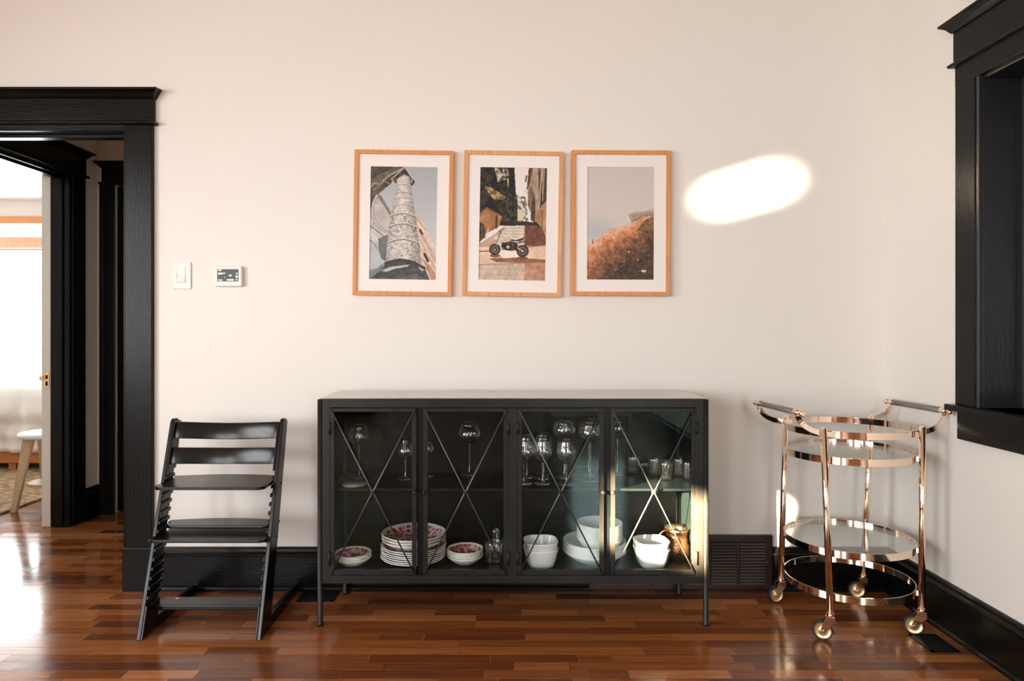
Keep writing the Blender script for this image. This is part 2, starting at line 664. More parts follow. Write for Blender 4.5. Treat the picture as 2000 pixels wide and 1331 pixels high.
struct(mb.build('wall_added_dim_box', M['hall']), 'unseen dim box added beyond the wide opening for dark reflections', 'wall')  # closed box added so the glass and gold reflect something dark


def plain_casing(name, axis, plane, inw, a, b, z0, z1, sash=True):
    """Black window casing on a wall; axis 0: wall x=plane running along y; axis 1: wall y=plane running along x."""
    w, t = 0.11, 0.022 * inw
    mb = MB()

    def bx(u0, u1, q0, q1, tt=t):
        p0, p1 = sorted((plane, plane + tt))
        if axis == 0:
            mb.box(p0, p1, u0, u1, q0, q1)
        else:
            mb.box(u0, u1, p0, p1, q0, q1)
    bx(a - w, a, z0, z1)
    bx(b, b + w, z0, z1)
    bx(a - w - 0.02, b + w + 0.02, z1, z1 + 0.15, t * 1.2)
    if sash and z0 > 0.2:
        bx(a - w - 0.03, b + w + 0.03, z0 - 0.03, z0, t * 2.4)
        bx(a - w, b + w, z0 - 0.13, z0 - 0.03)
    mid = (z0 + z1) / 2
    if sash and b - a > 1:
        p0, p1 = sorted((plane - 0.08 * inw, plane - 0.04 * inw))
        for (u0, u1, q0, q1) in ((a, b, mid - 0.03, mid + 0.03), (a, a + 0.05, z0, z1), (b - 0.05, b, z0, z1), (a, b, z0, z0 + 0.06), (a, b, z1 - 0.05, z1)):
            if axis == 0:
                mb.box(p0, p1, u0, u1, q0, q1)
            else:
                mb.box(u0, u1, p0, p1, q0, q1)
    return struct(mb.build(name, M['black']))


plain_casing('window_3', 0, -3.3, 1, *LO[0])
plain_casing('window_4', 0, -3.3, 1, *LO[1])
plain_casing('window_5', 0, -3.3, 1, *LO[2])
plain_casing('window_added_6', 1, -3.6, 1, -3.15, -2.29, 0.6, 2.5)  # unseen window added to brighten the back wall
plain_casing('window_added_7', 1, -3.6, 1, 0.88, 1.58, 0.6, 2.5)  # unseen window added to brighten the lower right corner
plain_casing('trim_1', 1, -3.6, 1, -1.5, 0.5, 0.0, 2.15, False)  # casing round the added rear opening


# ------------------------------------------------------------------ baseboards
def base_profile():
    # (outward, z)
    return [(0.0, 0.0), (0.034, 0.0), (0.034, 0.010), (0.030, 0.018), (0.021, 0.021), (0.021, 0.150), (0.0245, 0.154), (0.0245, 0.159),
            (0.019, 0.163), (0.015, 0.170), (0.0135, 0.180), (0.010, 0.187), (0.0, 0.188)]


def base_run(name, p, q, inward, matl, label, parent=None):
    """Baseboard along p->q (2D), inward = 2D unit vector into the room."""
    prof = base_profile()
    vs, fs = [], []
    n = len(prof)
    for e in (p, q):
        for (o, z) in prof:
            vs.append((e[0] + inward[0] * o, e[1] + inward[1] * o, z))
    for i in range(n - 1):
        fs.append((i, i + 1, n + i + 1, n + i))
    fs.append(tuple(range(n)))
    fs.append(tuple(range(n, 2 * n))[::-1])
    return struct(MB().add(vs, fs).build(name, matl), label, 'baseboard')


base_run('baseboard_back', (-1.545, YW), (0.37, YW), (0, -1), M['blackh'], 'black baseboard along the back wall behind chair and cabinet')
base_run('baseboard_back', (1.182, YW), (XR, YW), (0, -1), M['blackh'], 'black baseboard on the back wall between vent and corner')
base_run('baseboard_right', (XR, YW), (XR, -3.6), (-1, 0), M['blackh'], 'black baseboard along the right wall')
base_run('baseboard_left', (-3.3, YW), (-3.3, -3.6), (1, 0), M['blackh'], 'black baseboard along the left wall')
base_run('baseboard_rear', (-3.3, -3.6), (-1.62, -3.6), (0, 1), M['blackh'], 'black baseboard behind the camera')


# ------------------------------------------------------------------ cased doorway and window heads
def head_set(mb, U0, U1, zb, place, flat=0.026, hh=0.115):
    """Craftsman head: bead, flat board, crown cap. place(u, out, z) -> xyz. U0,U1 board ends."""
    def bar(u0, u1, prof):
        n = len(prof)
        vs = []
        for (u, s) in ((u0, -1), (u1, 1)):
            for (o, z, e) in prof:
                vs.append(place(u + s * e, o, z))
        fs = [(i, (i + 1) % n, n + (i + 1) % n, n + i) for i in range(n)]
        fs += [tuple(range(n))[::-1], tuple(range(n, 2 * n))]
        mb.add(vs, fs)
    # bead
    bar(U0, U1, [(0, zb, 0.012), (0.036, zb, 0.012), (0.041, zb + 0.004, 0.015), (0.041, zb + 0.010, 0.015), (0.036, zb + 0.014, 0.012), (0, zb + 0.014, 0.012)])
    # board
    bar(U0, U1, [(0, zb + 0.014, 0), (flat, zb + 0.014, 0), (flat, zb + hh, 0), (0, zb + hh, 0)])
    # crown
    z = zb + hh
    bar(U0, U1, [(0, z, 0.004), (0.032, z, 0.004), (0.038, z + 0.006, 0.008), (0.046, z + 0.018, 0.016), (0.058, z + 0.028, 0.03), (0.064, z + 0.030, 0.034), (0.064, z + 0.038, 0.034), (0.0, z + 0.046, 0.03)])


d1 = struct(bpy.data.objects.new('door_1', None), 'black cased doorway in the back wall leading to the hall', 'doorway')
COL.objects.link(d1)
mb = MB()
for (a, b) in ((DX1, -1.553), (DX0 - 0.12, DX0)):
    mb.box(a, b, YW - 0.024, YW, 0.165, HD)
c = mb.build('casing', M['black'], d1, bevel=0.003)
mb = MB()
for (a, b) in ((DX1 - 0.006, -1.547), (DX0 - 0.126, DX0 + 0.006)):
    mb.box(a, b, YW - 0.034, YW, 0.0, 0.192)
mb.build('plinth_block', M['black'], d1, bevel=0.004)
mb = MB()
head_set(mb, DX0 - 0.125, -1.548, HD, lambda u, o, z: (u, YW - o, z))
mb.build('head_casing', M['blackh'], d1, bevel=0.0015)
mb = MB()
mb.box(DX0, DX1, YW + 0.001, YW + 0.16, HD - 0.02, HD)
mb.box(DX0, DX1, YW + 0.06, YW + 0.10, HD - 0.034, HD - 0.02)
mb.box(DX1 - 0.02, DX1, YW + 0.001, YW + 0.16, 0, HD - 0.02)
mb.box(DX0, DX0 + 0.02, YW + 0.001, YW + 0.16, 0, HD - 0.02)
mb.build('jamb', M['blackh'], d1, bevel=0.002)

# hall beyond the doorway
HXL, HYB = -2.53, 4.24
BY0, BY1 = 3.20, 3.99                # bedroom door opening along y
mb = MB()
mb.box(HXL - 0.155, HXL, BY1, 7.2, 0, ZC)
mb.box(HXL - 0.155, HXL, BY0, BY1, HD, ZC)
mb.box(HXL - 0.155, HXL, YW + 0.15, BY0, 0, ZC)
struct(mb.build('wall_hall_left', M['hall']), 'shaded hall wall with the bedroom doorway', 'wall')
mb = MB()
mb.box(HXL, HXL + 0.10, HYB, HYB + 0.12, 0, ZC)
mb.box(HXL + 0.10, HXL + 0.90, HYB, HYB + 0.12, HD, ZC)
mb.box(HXL + 0.90, -0.9, HYB, HYB + 0.12, 0, ZC)
struct(mb.build('wall_hall_back', M['hall']), 'shaded wall at the end of the hall', 'wall')
mb = MB().box(-0.95, -0.85, YW + 0.15, HYB, 0, ZC)
struct(mb.build('wall_hall_right', M['hall']))
mb = MB().box(HXL - 0.155, -0.85, YW + 0.15, HYB + 0.12, ZC, ZC + 0.1)
struct(mb.build('ceiling_hall', M['hall']))

d2 = struct(bpy.data.objects.new('door_2', None), 'black cased bedroom doorway on the left of the hall', 'doorway')
COL.objects.link(d2)
mb = MB()
prof = [(BY1 - 0.004, 0), (BY1 - 0.004, 0.012), (BY1 + 0.012, 0.018), (BY1 + 0.035, 0.018), (BY1 + 0.04, 0.020), (BY1 + 0.075, 0.020), (BY1 + 0.082, 0.024), (BY1 + 0.095, 0.024), (BY1 + 0.095, 0)]
mb.prism([(HXL + o, yy) for (yy, o) in prof], 2, 0.0, HD)
mb.build('casing', M['black'], d2, bevel=0.0015)
mb = MB()
head_set(mb, BY0, BY1 + 0.10, HD, lambda u, o, z: (HXL + o, u, z))
mb.build('head_casing', M['blackh'], d2, bevel=0.0015)
mb = MB()
mb.box(HXL - 0.110, HXL, BY1 - 0.02, BY1, 0, HD)
mb.box(HXL - 0.072, HXL - 0.035, BY1 - 0.032, BY1 - 0.02, 0, HD - 0.02)
mb.box(HXL - 0.110, HXL, BY0, BY1, HD - 0.02, HD)
mb.box(HXL - 0.072, HXL - 0.035, BY0, BY1, HD - 0.032, HD - 0.02)
mb.build('jamb', M['black'], d2, bevel=0.002)
mb = MB()
mb.box(HXL - 0.162, HXL - 0.110, BY1 - 0.02, BY1, 0, HD)
mb.box(HXL - 0.162, HXL - 0.110, BY0, BY1, HD - 0.02, HD)
jw = mb.build('bedroom_side_jamb', M['white_paint'], d2, bevel=0.002)
jw['label'] = 'white painted inner part of the jamb'
mb = MB()
zs = PZ(742, BY1 - 0.02)
mb.box(HXL - 0.146, HXL - 0.116, BY1 - 0.0225, BY1 - 0.02, zs - 0.048, zs + 0.044)
mb.box(HXL - 0.166, HXL - 0.146, BY1 - 0.034, BY1 - 0.02, zs - 0.004, zs + 0.022)
o = mb.build('strike_plate', M['brass'], d2, bevel=0.0015)
o['label'] = 'brass strike plate'
mb = MB()
mb.box(HXL - 0.138, HXL - 0.124, BY1 - 0.0229, BY1 - 0.0224, zs - 0.036, zs - 0.010)
mb.box(HXL - 0.138, HXL - 0.124, BY1 - 0.0229, BY1 - 0.0224, zs + 0.004, zs + 0.026)
mb.build('strike_hole_shade', M['dark'], d2)  # flat dark patches, the shade inside the holes put into colour
base_run('baseboard_hall', (HXL, BY1 + 0.095), (HXL, HYB), (1, 0), M['blackh'], 'short black baseboard in the hall corner')
d3 = struct(bpy.data.objects.new('door_3', None), 'black closed door and casing at the end of the hall', 'door')
COL.objects.link(d3)
mb = MB()
prof = [(0.028, 0), (0.028, 0.026), (0.042, 0.026), (0.05, 0.02), (0.095, 0.02), (0.105, 0.012), (0.112, 0.012), (0.112, 0)]
mb.prism([(HXL + u, HYB - o) for (u, o) in prof], 2, 0, HD)
mb.box(HXL + 0.89, HXL + 1.0, HYB - 0.022, HYB, 0, HD)
mb.build('casing', M['black'], d3, bevel=0.0015)
mb = MB()
head_set(mb, HXL + 0.042, HXL + 1.01, HD - 0.01, lambda u, o, z: (u, HYB - o, z), hh=0.10)
mb.build('head_casing', M['blackh'], d3, bevel=0.0015)
mb = MB()
mb.box(HXL + 0.10, HXL + 0.90, HYB + 0.045, HYB + 0.085, 0.008, HD - 0.01)
for (q0, q1) in ((0.2, 0.95), (1.08, 1.92)):
    for (a, b) in ((0.20, 0.47), (0.55, 0.80)):
        mb.box(HXL + a, HXL + a + 0.015, HYB + 0.040, HYB + 0.045, q0, q1)
        mb.box(HXL + b - 0.015, HXL + b, HYB + 0.040, HYB + 0.045, q0, q1)
        mb.box(HXL + a, HXL + b, HYB + 0.040, HYB + 0.045, q0, q0 + 0.015)
        mb.box(HXL + a, HXL + b, HYB + 0.040, HYB + 0.045, q1 - 0.015, q1)
mb.box(HXL + 0.09, HXL + 0.91, HYB + 0.10, HYB + 0.119, 0.0, HD)  # unseen backing slab added to stop sky light leaking round the door
mb.build('door_leaf', M['lacquer'], d3, bevel=0.002)

# bedroom shell
BCZ, BYB = 2.50, 7.20
mb = MB().box(-7.2, HXL - 0.155, YW + 0.15, BYB + 0.1, BCZ, BCZ + 0.1)
struct(mb.build('ceiling_bedroom', M['bedwall']))
wx0, wx1, wz0, wz1 = -6.5, -4.2, 0.54, 2.255
mb = MB()
mb.box(-7.2, wx0, BYB, BYB + 0.12, 0, BCZ)
mb.box(wx1, HXL - 0.155, BYB, BYB + 0.12, 0, BCZ)
mb.box(wx0, wx1, BYB, BYB + 0.12, 0, wz0)
mb.box(wx0, wx1, BYB, BYB + 0.12, wz1, BCZ)
struct(mb.build('wall_bedroom_back', M['bedwall']), 'white bedroom wall with the bright window', 'wall')
mb = MB()
mb.box(-7.3, -7.2, YW + 0.15, 4.9, 0, BCZ)
mb.box(-7.3, -7.2, 5.5, BYB, 0, BCZ)
mb.box(-7.3, -7.2, 4.9, 5.5, 0, 0.6)
mb.box(-7.3, -7.2, 4.9, 5.5, 2.25, BCZ)
struct(mb.build('wall_bedroom_left', M['bedwall']))
mb = MB().box(-7.2, -3.45, YW + 0.03, YW + 0.15, 0, BCZ)
struct(mb.build('wall_bedroom_front', M['bedwall']))
mb = MB().box(HXL - 0.16, HXL - 0.155, BY1 + 0.01, 7.2, 0, BCZ)
struct(mb.build('wall_bedroom_right', M['bedwall']))
w1 = struct(bpy.data.objects.new('window_1', None), 'bright wood cased bedroom window with a raised wooden blind', 'window')
COL.objects.link(w1)
mb = MB()
mb.box(wx0 - 0.1, wx1 + 0.1, BYB - 0.025, BYB, wz1, wz1 + 0.075)
mb.box(wx0 - 0.09, wx0, BYB - 0.022, BYB, wz0, wz1)
mb.box(wx1, wx1 + 0.09, BYB - 0.022, BYB, wz0, wz1)
mb.box(wx0 - 0.1, wx1 + 0.1, BYB - 0.05, BYB, wz0 - 0.03, wz0)
mb.build('window_casing', M['winwood'], w1, bevel=0.003)
mb = MB()
mb.box(wx0, wx1, BYB + 0.05, BYB + 0.056, wz0, wz1)
mb.build('pane', M['winpane'], w1)
mb = MB()
for k in range(9):
    z = 2.115 - k * 0.013
    mb.box(wx0 + 0.02, wx1 - 0.02, BYB + 0.0, BYB + 0.04, z - 0.009, z)
mb.box(wx0 + 0.02, wx1 - 0.02, BYB + 0.0, BYB + 0.045, 1.975, 1.995)
mb.build('wood_blind', M['oak2'], w1)

# right window: jambs, casing, stool, apron
w2 = struct(bpy.data.objects.new('window_2', None), 'tall black cased window on the right wall', 'window')
COL.objects.link(w2)
mb = MB()
mb.box(XR - 0.022, XR, WY1, WY1 + 0.108, WZ0, HD)
mb.box(XR - 0.022, XR, WY0 - 0.108, WY0, WZ0, HD)
mb.build('casing', M['black'], w2, bevel=0.003)
mb = MB()
HDW = 2.130
mb.box(XR - 0.022, XR, WY0 - 0.108, WY1 + 0.108, HD, HDW)
head_set(mb, WY0 - 0.112, WY1 + 0.112, HDW, lambda u, o, z: (XR - o, u, z), hh=0.128)
mb.build('head_casing', M['blackh'], w2, bevel=0.0015)
mb = MB()
mb.box(XR - 0.045, XR + 0.14, WY0 - 0.135, WY1 + 0.137, WZ0 - 0.022, WZ0)
mb.build('window_stool', M['black'], w2, bevel=0.003)
mb = MB()
mb.box(XR - 0.022, XR, WY0 - 0.10, WY1 + 0.098, 0.748, WZ0 - 0.022)
mb.build('apron', M['blackh'], w2, bevel=0.003)
mb = MB()
mb.box(XR - 0.018, XR + 0.001, WY1 - 0.014, WY1, WZ0, 2.06)
mb.box(XR, XR + 0.24, WY1 - 0.012, WY1, WZ0, 2.06)
mb.box(XR, XR + 0.24, WY0, WY0 + 0.02, WZ0, 2.06)
mb.box(XR, XR + 0.24, WY0, WY1, 2.045, 2.06)
mb.box(XR + 0.132, XR + 0.15, WY1 - 0.024, WY1 - 0.012, WZ0, 2.045)
o = mb.build('jamb', mat('black_jamb_sheen', (0.014, 0.0155, 0.017), 0.33, spec=0.7, bump=(30, 0.12, (3, 3, 0.5))), w2, bevel=0.002)  # paler black, the window's sheen on the jamb put into its colour
mb = MB()
mb.box(XR + 0.15, XR + 0.19, WY0 + 0.02, WY1 - 0.012, WZ0, WZ0 + 0.06)
mb.box(XR + 0.15, XR + 0.19, WY0 + 0.02, WY1 - 0.012, 2.0, 2.045)
mb.box(XR + 0.15, XR + 0.19, WY1 - 0.065, WY1 - 0.012, WZ0, 2.045)
mb.box(XR + 0.15, XR + 0.19, WY0 + 0.02, WY0 + 0.07, WZ0, 2.045)
mb.build('sash', M['black'], w2, bevel=0.003)
mb = MB().box(XR + 0.17, XR + 0.174, WY0 + 0.06, WY1 - 0.06, WZ0 + 0.05, 2.01)
mb.build('pane', M['winpane'], w2)
mb = MB().box(XR + 0.21, XR + 0.214, WY0 + 0.02, WY1 - 0.02, WZ0 + 0.02, 2.04)
mb.build('daylight_blocker', M['irondark'], w2)  # unseen dark sheet added behind the pane to keep daylight out

# ------------------------------------------------------------------ cabinet
CF, CB = 2.651, 2.985               # front and back planes
CX0, CX1 = -0.728, 0.7955
ZT = 0.8826
cab = thing('display_cabinet', 'long black iron display cabinet with four crossed glass doors', 'cabinet', (0.034, 2.82, 0))
for (x, y) in ((CX0 + 0.011, CF + 0.006), (CX1 - 0.011, CF + 0.006), (CX0 + 0.035, CB - 0.014), (CX1 - 0.035, CB - 0.014)):
    mb = MB()
    mb.lathe([(0.0, 0.0), (0.0125, 0.0), (0.0125, 0.009), (0.0105, 0.012), (0.0105, ZT - 0.002), (0, ZT)], (x, y, 0), 16)
    mb.build('leg', M['iron'], cab)
mb = MB()
mb.box(CX0 + 0.050, CX1 - 0.050, CF, CF + 0.025, 0.849, ZT)                 # top rail
mb.box(CX0 + 0.050, CX1 - 0.050, CF, CF + 0.025, 0.165, 0.196)             # bottom rail
mb.box(CX0 + 0.02, CX0 + 0.050, CF, CF + 0.025, 0.165, ZT)
mb.box(CX1 - 0.050, CX1 - 0.02, CF, CF + 0.025, 0.165, ZT)
mb.box(0.0155, 0.0505, CF, CF + 0.025, 0.196, 0.849)
for x in (CX0 + 0.015, CX1 - 0.035):
    mb.box(x, x + 0.02, CF + 0.0255, CB - 0.005, 0.165, 0.185)
    mb.box(x, x + 0.02, CF + 0.0255, CB - 0.005, ZT - 0.025, ZT - 0.0045)
mb.build('frame', M['iron'], cab, bevel=0.0015)
mb = MB()
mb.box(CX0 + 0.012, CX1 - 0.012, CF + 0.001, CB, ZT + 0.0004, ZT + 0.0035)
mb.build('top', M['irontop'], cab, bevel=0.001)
mb = MB().box(CX0 + 0.03, CX1 - 0.03, CB - 0.012, CB - 0.006, 0.17, ZT - 0.005)
mb.build('back_panel', M['irondark'], cab)
for x in (CX0 + 0.024, CX1 - 0.030):
    mb = MB().box(x, x + 0.006, CF + 0.025, CB - 0.012, 0.17, ZT - 0.005)
    mb.build('side_panel', M['irondark'], cab)
SH, DK = 0.529, 0.200
mb = MB().box(CX0 + 0.03, CX1 - 0.03, CF + 0.024, CB - 0.013, SH - 0.010, SH)
mb.build('shelf', M['irondark'], cab, bevel=0.001)
mb = MB().box(CX0 + 0.03, CX1 - 0.03, CF + 0.024, CB - 0.013, DK - 0.012, DK)
mb.build('bottom_shelf', M['irondark'], cab, bevel=0.001)
for x in (-0.3285, 0.4005):
    mb = MB().box(x - 0.012, x + 0.012, CF + 0.014, CF + 0.022, 0.196, 0.849)
    mb.build('door_stop', M['irondark'], cab)


def cabinet_door(x0, x1, side):
    """side -1: hinged on the left, +1: on the right."""
    z0, z1 = 0.1985, 0.8465
    st = 0.017
    mb = MB()
    mb.box(x0, x0 + st, CF + 0.001, CF + 0.013, z0, z1)
    mb.box(x1 - st, x1, CF + 0.001, CF + 0.013, z0, z1)
    mb.box(x0 + st, x1 - st, CF + 0.001, CF + 0.013, z0, z0 + 0.020)
    mb.box(x0 + st, x1 - st, CF + 0.001, CF + 0.013, z1 - 0.014, z1)
    d = mb.build('door', M['iron'], cab, bevel=0.001)
    mb = MB().box(x0 + st - 0.002, x1 - st + 0.002, CF + 0.008, CF + 0.0105, z0 + 0.018, z1 - 0.012)
    mb.build('glass_pane', M['pane'], d)
    cx, cz = (x0 + x1) / 2, (z0 + z1) / 2
    yr = CF - 0.0035
    e = 0.006
    for (xa, xb) in ((x0 + e, x1 - e), (x1 - e, x0 + e)):
        mb = MB()
        mb.tube([(xa, yr, z1 - e), (cx + (0.004 if xa > cx else -0.004), yr - 0.002, cz + 0.006), (cx + (0.004 if xb > cx else -0.004), yr - 0.002, cz - 0.006), (xb, yr, z0 + e)], 0.0029, 8)
        mb.build('cross_rod', M['steel'], d)
    mb = MB()
    mb.lathe([(0.0, -0.004), (0.010, -0.004), (0.010, 0.001), (0.007, 0.003), (0.0, 0.0035)], (cx, yr - 0.002, cz), 16, mtx=Matrix.Rotation(PI / 2, 3, 'X'))
    mb.build('rod_boss', M['iron'], d)
    kx = x1 - 0.005 if side < 0 else x0 + 0.005
    mb = MB()
    mb.lathe([(0, -0.002), (0.0045, 0), (0.0045, 0.008), (0.008, 0.012), (0.009, 0.016), (0.006, 0.021), (0, 0.022)], (kx, CF + 0.002, 0.522), 14, mtx=Matrix.Rotation(PI / 2, 3, 'X'))
    mb.build('knob', M['iron'], d)
    hx = x0 if side < 0 else x1
    for hz in (0.77, 0.265):
        mb = MB()
        mb.tube([(hx, CF - 0.004, hz - 0.026), (hx, CF - 0.004, hz + 0.026)], 0.0048, 8)
        mb.box(hx - 0.013, hx + 0.013, CF - 0.0015, CF + 0.0015, hz - 0.022, hz + 0.022)
        mb.build('hinge', M['iron'], d)


cabinet_door(-0.678, -0.342, -1)
cabinet_door(-0.315, 0.0145, 1)
cabinet_door(0.0515, 0.387, -1)
cabinet_door(0.414, 0.7455, 1)


# ------------------------------------------------------------------ drinking glasses on the upper shelf
def goblet(name, hgt, rb, rr, rf, bowl_h, label, kind='crystal', mid=0.45):
    """Stemmed glass: hgt total, rb bowl max radius, rr rim radius, rf foot radius, bowl_h bowl height."""
    zb = hgt - bowl_h
    t = thing(name, label, 'glass')
    mb = MB()
    n = 12
    prof = []
    for i in range(n + 1):
        u = i / n
        if u < mid:
            r = rb * math.sin(PI / 2 * u / mid) ** 0.75
        else:
            v = (u - mid) / (1 - mid)
            r = rb + (rr - rb) * (v * v * (3 - 2 * v))
        prof.append((max(r, 0.0045) if i else 0.0045, zb + bowl_h * u))
    mb.lathe(prof + [(rr - 0.0012, hgt - 0.0005)] + [(max(r - 0.0014, 0.001), z + (0.002 if i < 2 else 0)) for i, (r, z) in enumerate(prof[::-1]) if z > zb + 0.004] + [(0, zb + 0.005)], (0, 0, 0), 28)
    mb.build('bowl', M[kind], t, local=True)
    mb = MB()
    mb.lathe([(0.0045, zb + 0.001), (0.0036, zb - 0.006), (0.0032, (zb + 0.01) / 2), (0.0036, 0.016), (0.006, 0.010)], (0, 0, 0), 12)
    mb.build('stem', M[kind], t, local=True)
    mb = MB()
    mb.lathe([(0.0, 0.0005), (rf, 0.0005), (rf, 0.002), (rf * 0.5, 0.005), (0.006, 0.010), (0, 0.010)], (0, 0, 0), 28)
    mb.build('foot', M[kind], t, local=True)
    return t


def on_shelf(px, py):
    Y = FP * (H - SH) / (py - 640)
    return (PX(px, Y), Y, SH)


big = goblet('wine_glass', 0.222, 0.049, 0.036, 0.037, 0.088, 'large round wine glass behind the leftmost door, beside the small glass disc')
big.location = on_shelf(701, 934)
dup(big, on_shelf(917, 928), 0, 'large round wine glass standing alone behind the second door')
tul = goblet('tulip_glass', 0.168, 0.036, 0.019, 0.034, 0.086, 'small tulip glass with narrow neck at the right of the leftmost door', mid=0.40)
tul.location = on_shelf(792, 936.5)
dup(tul, on_shelf(832, 931), 0, 'small narrow tulip glass half hidden behind the second door stile')
med = goblet('water_goblet', 0.178, 0.040, 0.032, 0.036, 0.098, 'front water goblet in the leftmost row behind the third door', mid=0.5)
G3 = 'stemmed glasses crowded behind the third door'
med['group'] = G3
med.location = on_shelf(1023, 945)
for (px, py, lab) in ((1029, 933, 'water goblet second in the leftmost row behind the third door'),
                      (1060, 945, 'front water goblet of the second row behind the third door'),
                      (1061, 935, 'middle water goblet of the second row behind the third door'),
                      (1062, 926.5, 'rearmost water goblet of the second row behind the third door'),
                      (1106, 946, 'front water goblet below the tall balloon glasses behind the third door')):
    dup(med, on_shelf(px, py), 0, lab, G3)
bal = goblet('balloon_glass', 0.236, 0.052, 0.043, 0.040, 0.082, 'tall balloon glass directly behind the front goblet of the third row', mid=0.55)
bal['group'] = G3
bal.location = on_shelf(1102, 933)
bal.scale = (0.93, 0.93, 1.0)
for (px, py, lab) in ((1104, 923.3, 'rearmost tall balloon glass of the third row behind the third door'),
                      (1153, 940, 'front tall balloon glass beside the sunlit door stile'),
                      (1150, 928, 'second tall balloon glass by the sunlit door stile'),
                      (1206, 927, 'tall balloon glass just right of the sunlit door stiles')):
    dup(bal, on_shelf(px, py), 0, lab, G3)


def tumbler(name, r0, r1, h, label, ribs=18, kind='ribbed', cat='glass'):
    mb = MB()
    prof = [(0, 0.001), (r0, 0.001), (r0 + (r1 - r0) * 0.15, h * 0.15), (r0 + (r1 - r0) * 0.8, h * 0.8), (r1, h), (r1 - 0.002, h), (r0 + (r1 - r0) * 0.8 - 0.003, h * 0.8), (r0 - 0.003, 0.010), (0, 0.009)]
    mod = (lambda t, k: 1 + 0.05 * math.cos(ribs * t) if k in (1, 2, 3) else 1) if ribs else None
    mb.lathe(prof, (0, 0, 0), 72 if ribs else 32, mod=mod)
    o = mb.build(name, M[kind])
    return tag(o, label, cat)


G4 = 'ribbed tumblers behind the rightmost door'
tm = tumbler('tumbler', 0.021, 0.027, 0.082, 'ribbed tumbler nearest the sunlit stile, behind the rightmost door')
tm['group'] = G4
tm.location = on_shelf(1237, 926)
for (px, py, lab) in ((1279, 930, 'ribbed tumbler left of the front tumbler behind the rightmost door'),
                      (1301, 939, 'front ribbed tumbler above the crossing rods of the rightmost door'),
                      (1326, 931, 'ribbed tumbler right of the front tumbler behind the rightmost door'),
                      (1345, 938, 'rightmost ribbed tumbler against the cabinet side')):
    c = tm.copy()
    COL.objects.link(c)
    c.location = on_shelf(px, py)
    c['label'] = lab
mb = MB()
pr = [(0, 0.001), (0.022, 0.001), (0.030, 0.012), (0.044, 0.035), (0.052, 0.062), (0.0505, 0.062), (0.042, 0.036), (0.028, 0.014), (0, 0.006)]
mb.lathe(pr, (0, 0, 0), 36)
o = tag(mb.build('glass_bowl', M['crystal']), 'clear glass bowl between the first two ribbed tumblers', 'bowl')
o.location = on_shelf(1257, 927)
mb = MB()
mb.lathe([(0, 0), (0.046, 0), (0.049, 0.004), (0.047, 0.008), (0.0, 0.008)], (0, 0, 0), 40)
o = tag(mb.build('coaster', mat('pale_rimmed_disc', (0.26, 0.23, 0.19), 0.5)), 'thin round coaster disc in front of the leftmost wine glass', 'coaster')
o.location = on_shelf(692, 948)


# ------------------------------------------------------------------ dishes on the bottom shelf
def on_deck(px, Y, z=0.0):
    return (PX(px, Y), Y, DK + z)


def scallop(a):
    return lambda t, k: 1 + a * (abs(math.cos(4 * t)) - 0.5)


def plate_mesh(name, Rr, foot, hgt, th, mats, sc=0.02, well=None, seg=96):
    """Dish with a red patterned inside; the rim edge and the outside stay plain."""
    w = well or foot * 1.05
    prof = [(0, 0.002), (foot * 0.9, 0.002), (foot * 0.92, 0.0), (foot, 0.0), (foot * 1.02, 0.003)]
    n = 6
    for i in range(1, n + 1):
        u = i / n
        prof.append((foot * 1.02 + (Rr - foot * 1.02) * u, 0.003 + (hgt - 0.003) * u ** 1.6))
    prof.append((Rr - 0.0005, hgt + th * 0.6))
    mis = [0] * (len(prof) - 1)
    inner = []
    for i in range(n, -1, -1):
        u = i / n
        inner.append((w + (Rr - 0.003 - w) * u, 0.003 + th + (hgt - 0.003) * u ** 1.6))
    prof += inner
    mis += [0, 0] + [1] * n
    prof += [(w * 0.5, 0.002 + th), (0, 0.002 + th)]
    mis += [1, 1]
    k0 = 5

    def mod(t, k):
        if sc == 0:
            return 1
        return 1 + sc * (abs(math.cos(4 * t)) ** 0.6 - 0.6) if 8 <= k <= 14 else 1
    mb = MB()
    mb.lathe(prof, (0, 0, 0), seg, mod=mod, mis=mis[:len(prof) - 1])
    return mb.build(name, mats)


def stack(proto, n, px, Y, z0, dz, labf, cat, group, jit=0.0015):
    for i in range(n):
        o = proto if i == 0 else proto.copy()
        if i:
            COL.objects.link(o)
        x, y, z = on_deck(px, Y, z0 + i * dz)
        o.location = (x + R.uniform(-jit, jit), y + R.uniform(-jit, jit), z)
        o.rotation_euler = (0, 0, R.uniform(0, 6))
        tag(o, labf(n - 1 - i), cat, group)


ORD = ['topmost', 'second from the top', 'third from the top', 'fourth from the top', 'fifth from the top', 'sixth from the top', 'seventh from the top', 'eighth from the top',
       'ninth from the top', 'tenth from the top', 'lowest']


def of(i, n):
    return 'lowest' if i == n - 1 and n > 2 else ORD[i]


RW = [M['cream'], M['red']]
rb1 = plate_mesh('cereal_bowl', 0.074, 0.038, 0.030, 0.0028, RW, 0.03)
stack(rb1, 3, 690, 2.775, 0, 0.0085, lambda i: 'small red patterned bowl, %s of the stack at the far left' % of(i, 3), 'bowl', 'red patterned bowls in the left corner of the cabinet')
rb2 = rb1.copy()
rb2.data = rb1.data
COL.objects.link(rb2)
rb2.name = 'cereal_bowl'
stack(rb2, 4, 908.5, 2.795, 0, 0.0088, lambda i: 'small red patterned bowl, %s of the stack beside the glass jar' % of(i, 4), 'bowl', 'red patterned bowls beside the glass jar')
dp = plate_mesh('dinner_plate', 0.134, 0.080, 0.020, 0.003, RW, 0.02)
stack(dp, 7, 808, 2.822, 0, 0.0082, lambda i: 'red patterned dinner plate, %s of the pile under the soup plates' % of(i, 7), 'plate', 'red patterned dinner plates')
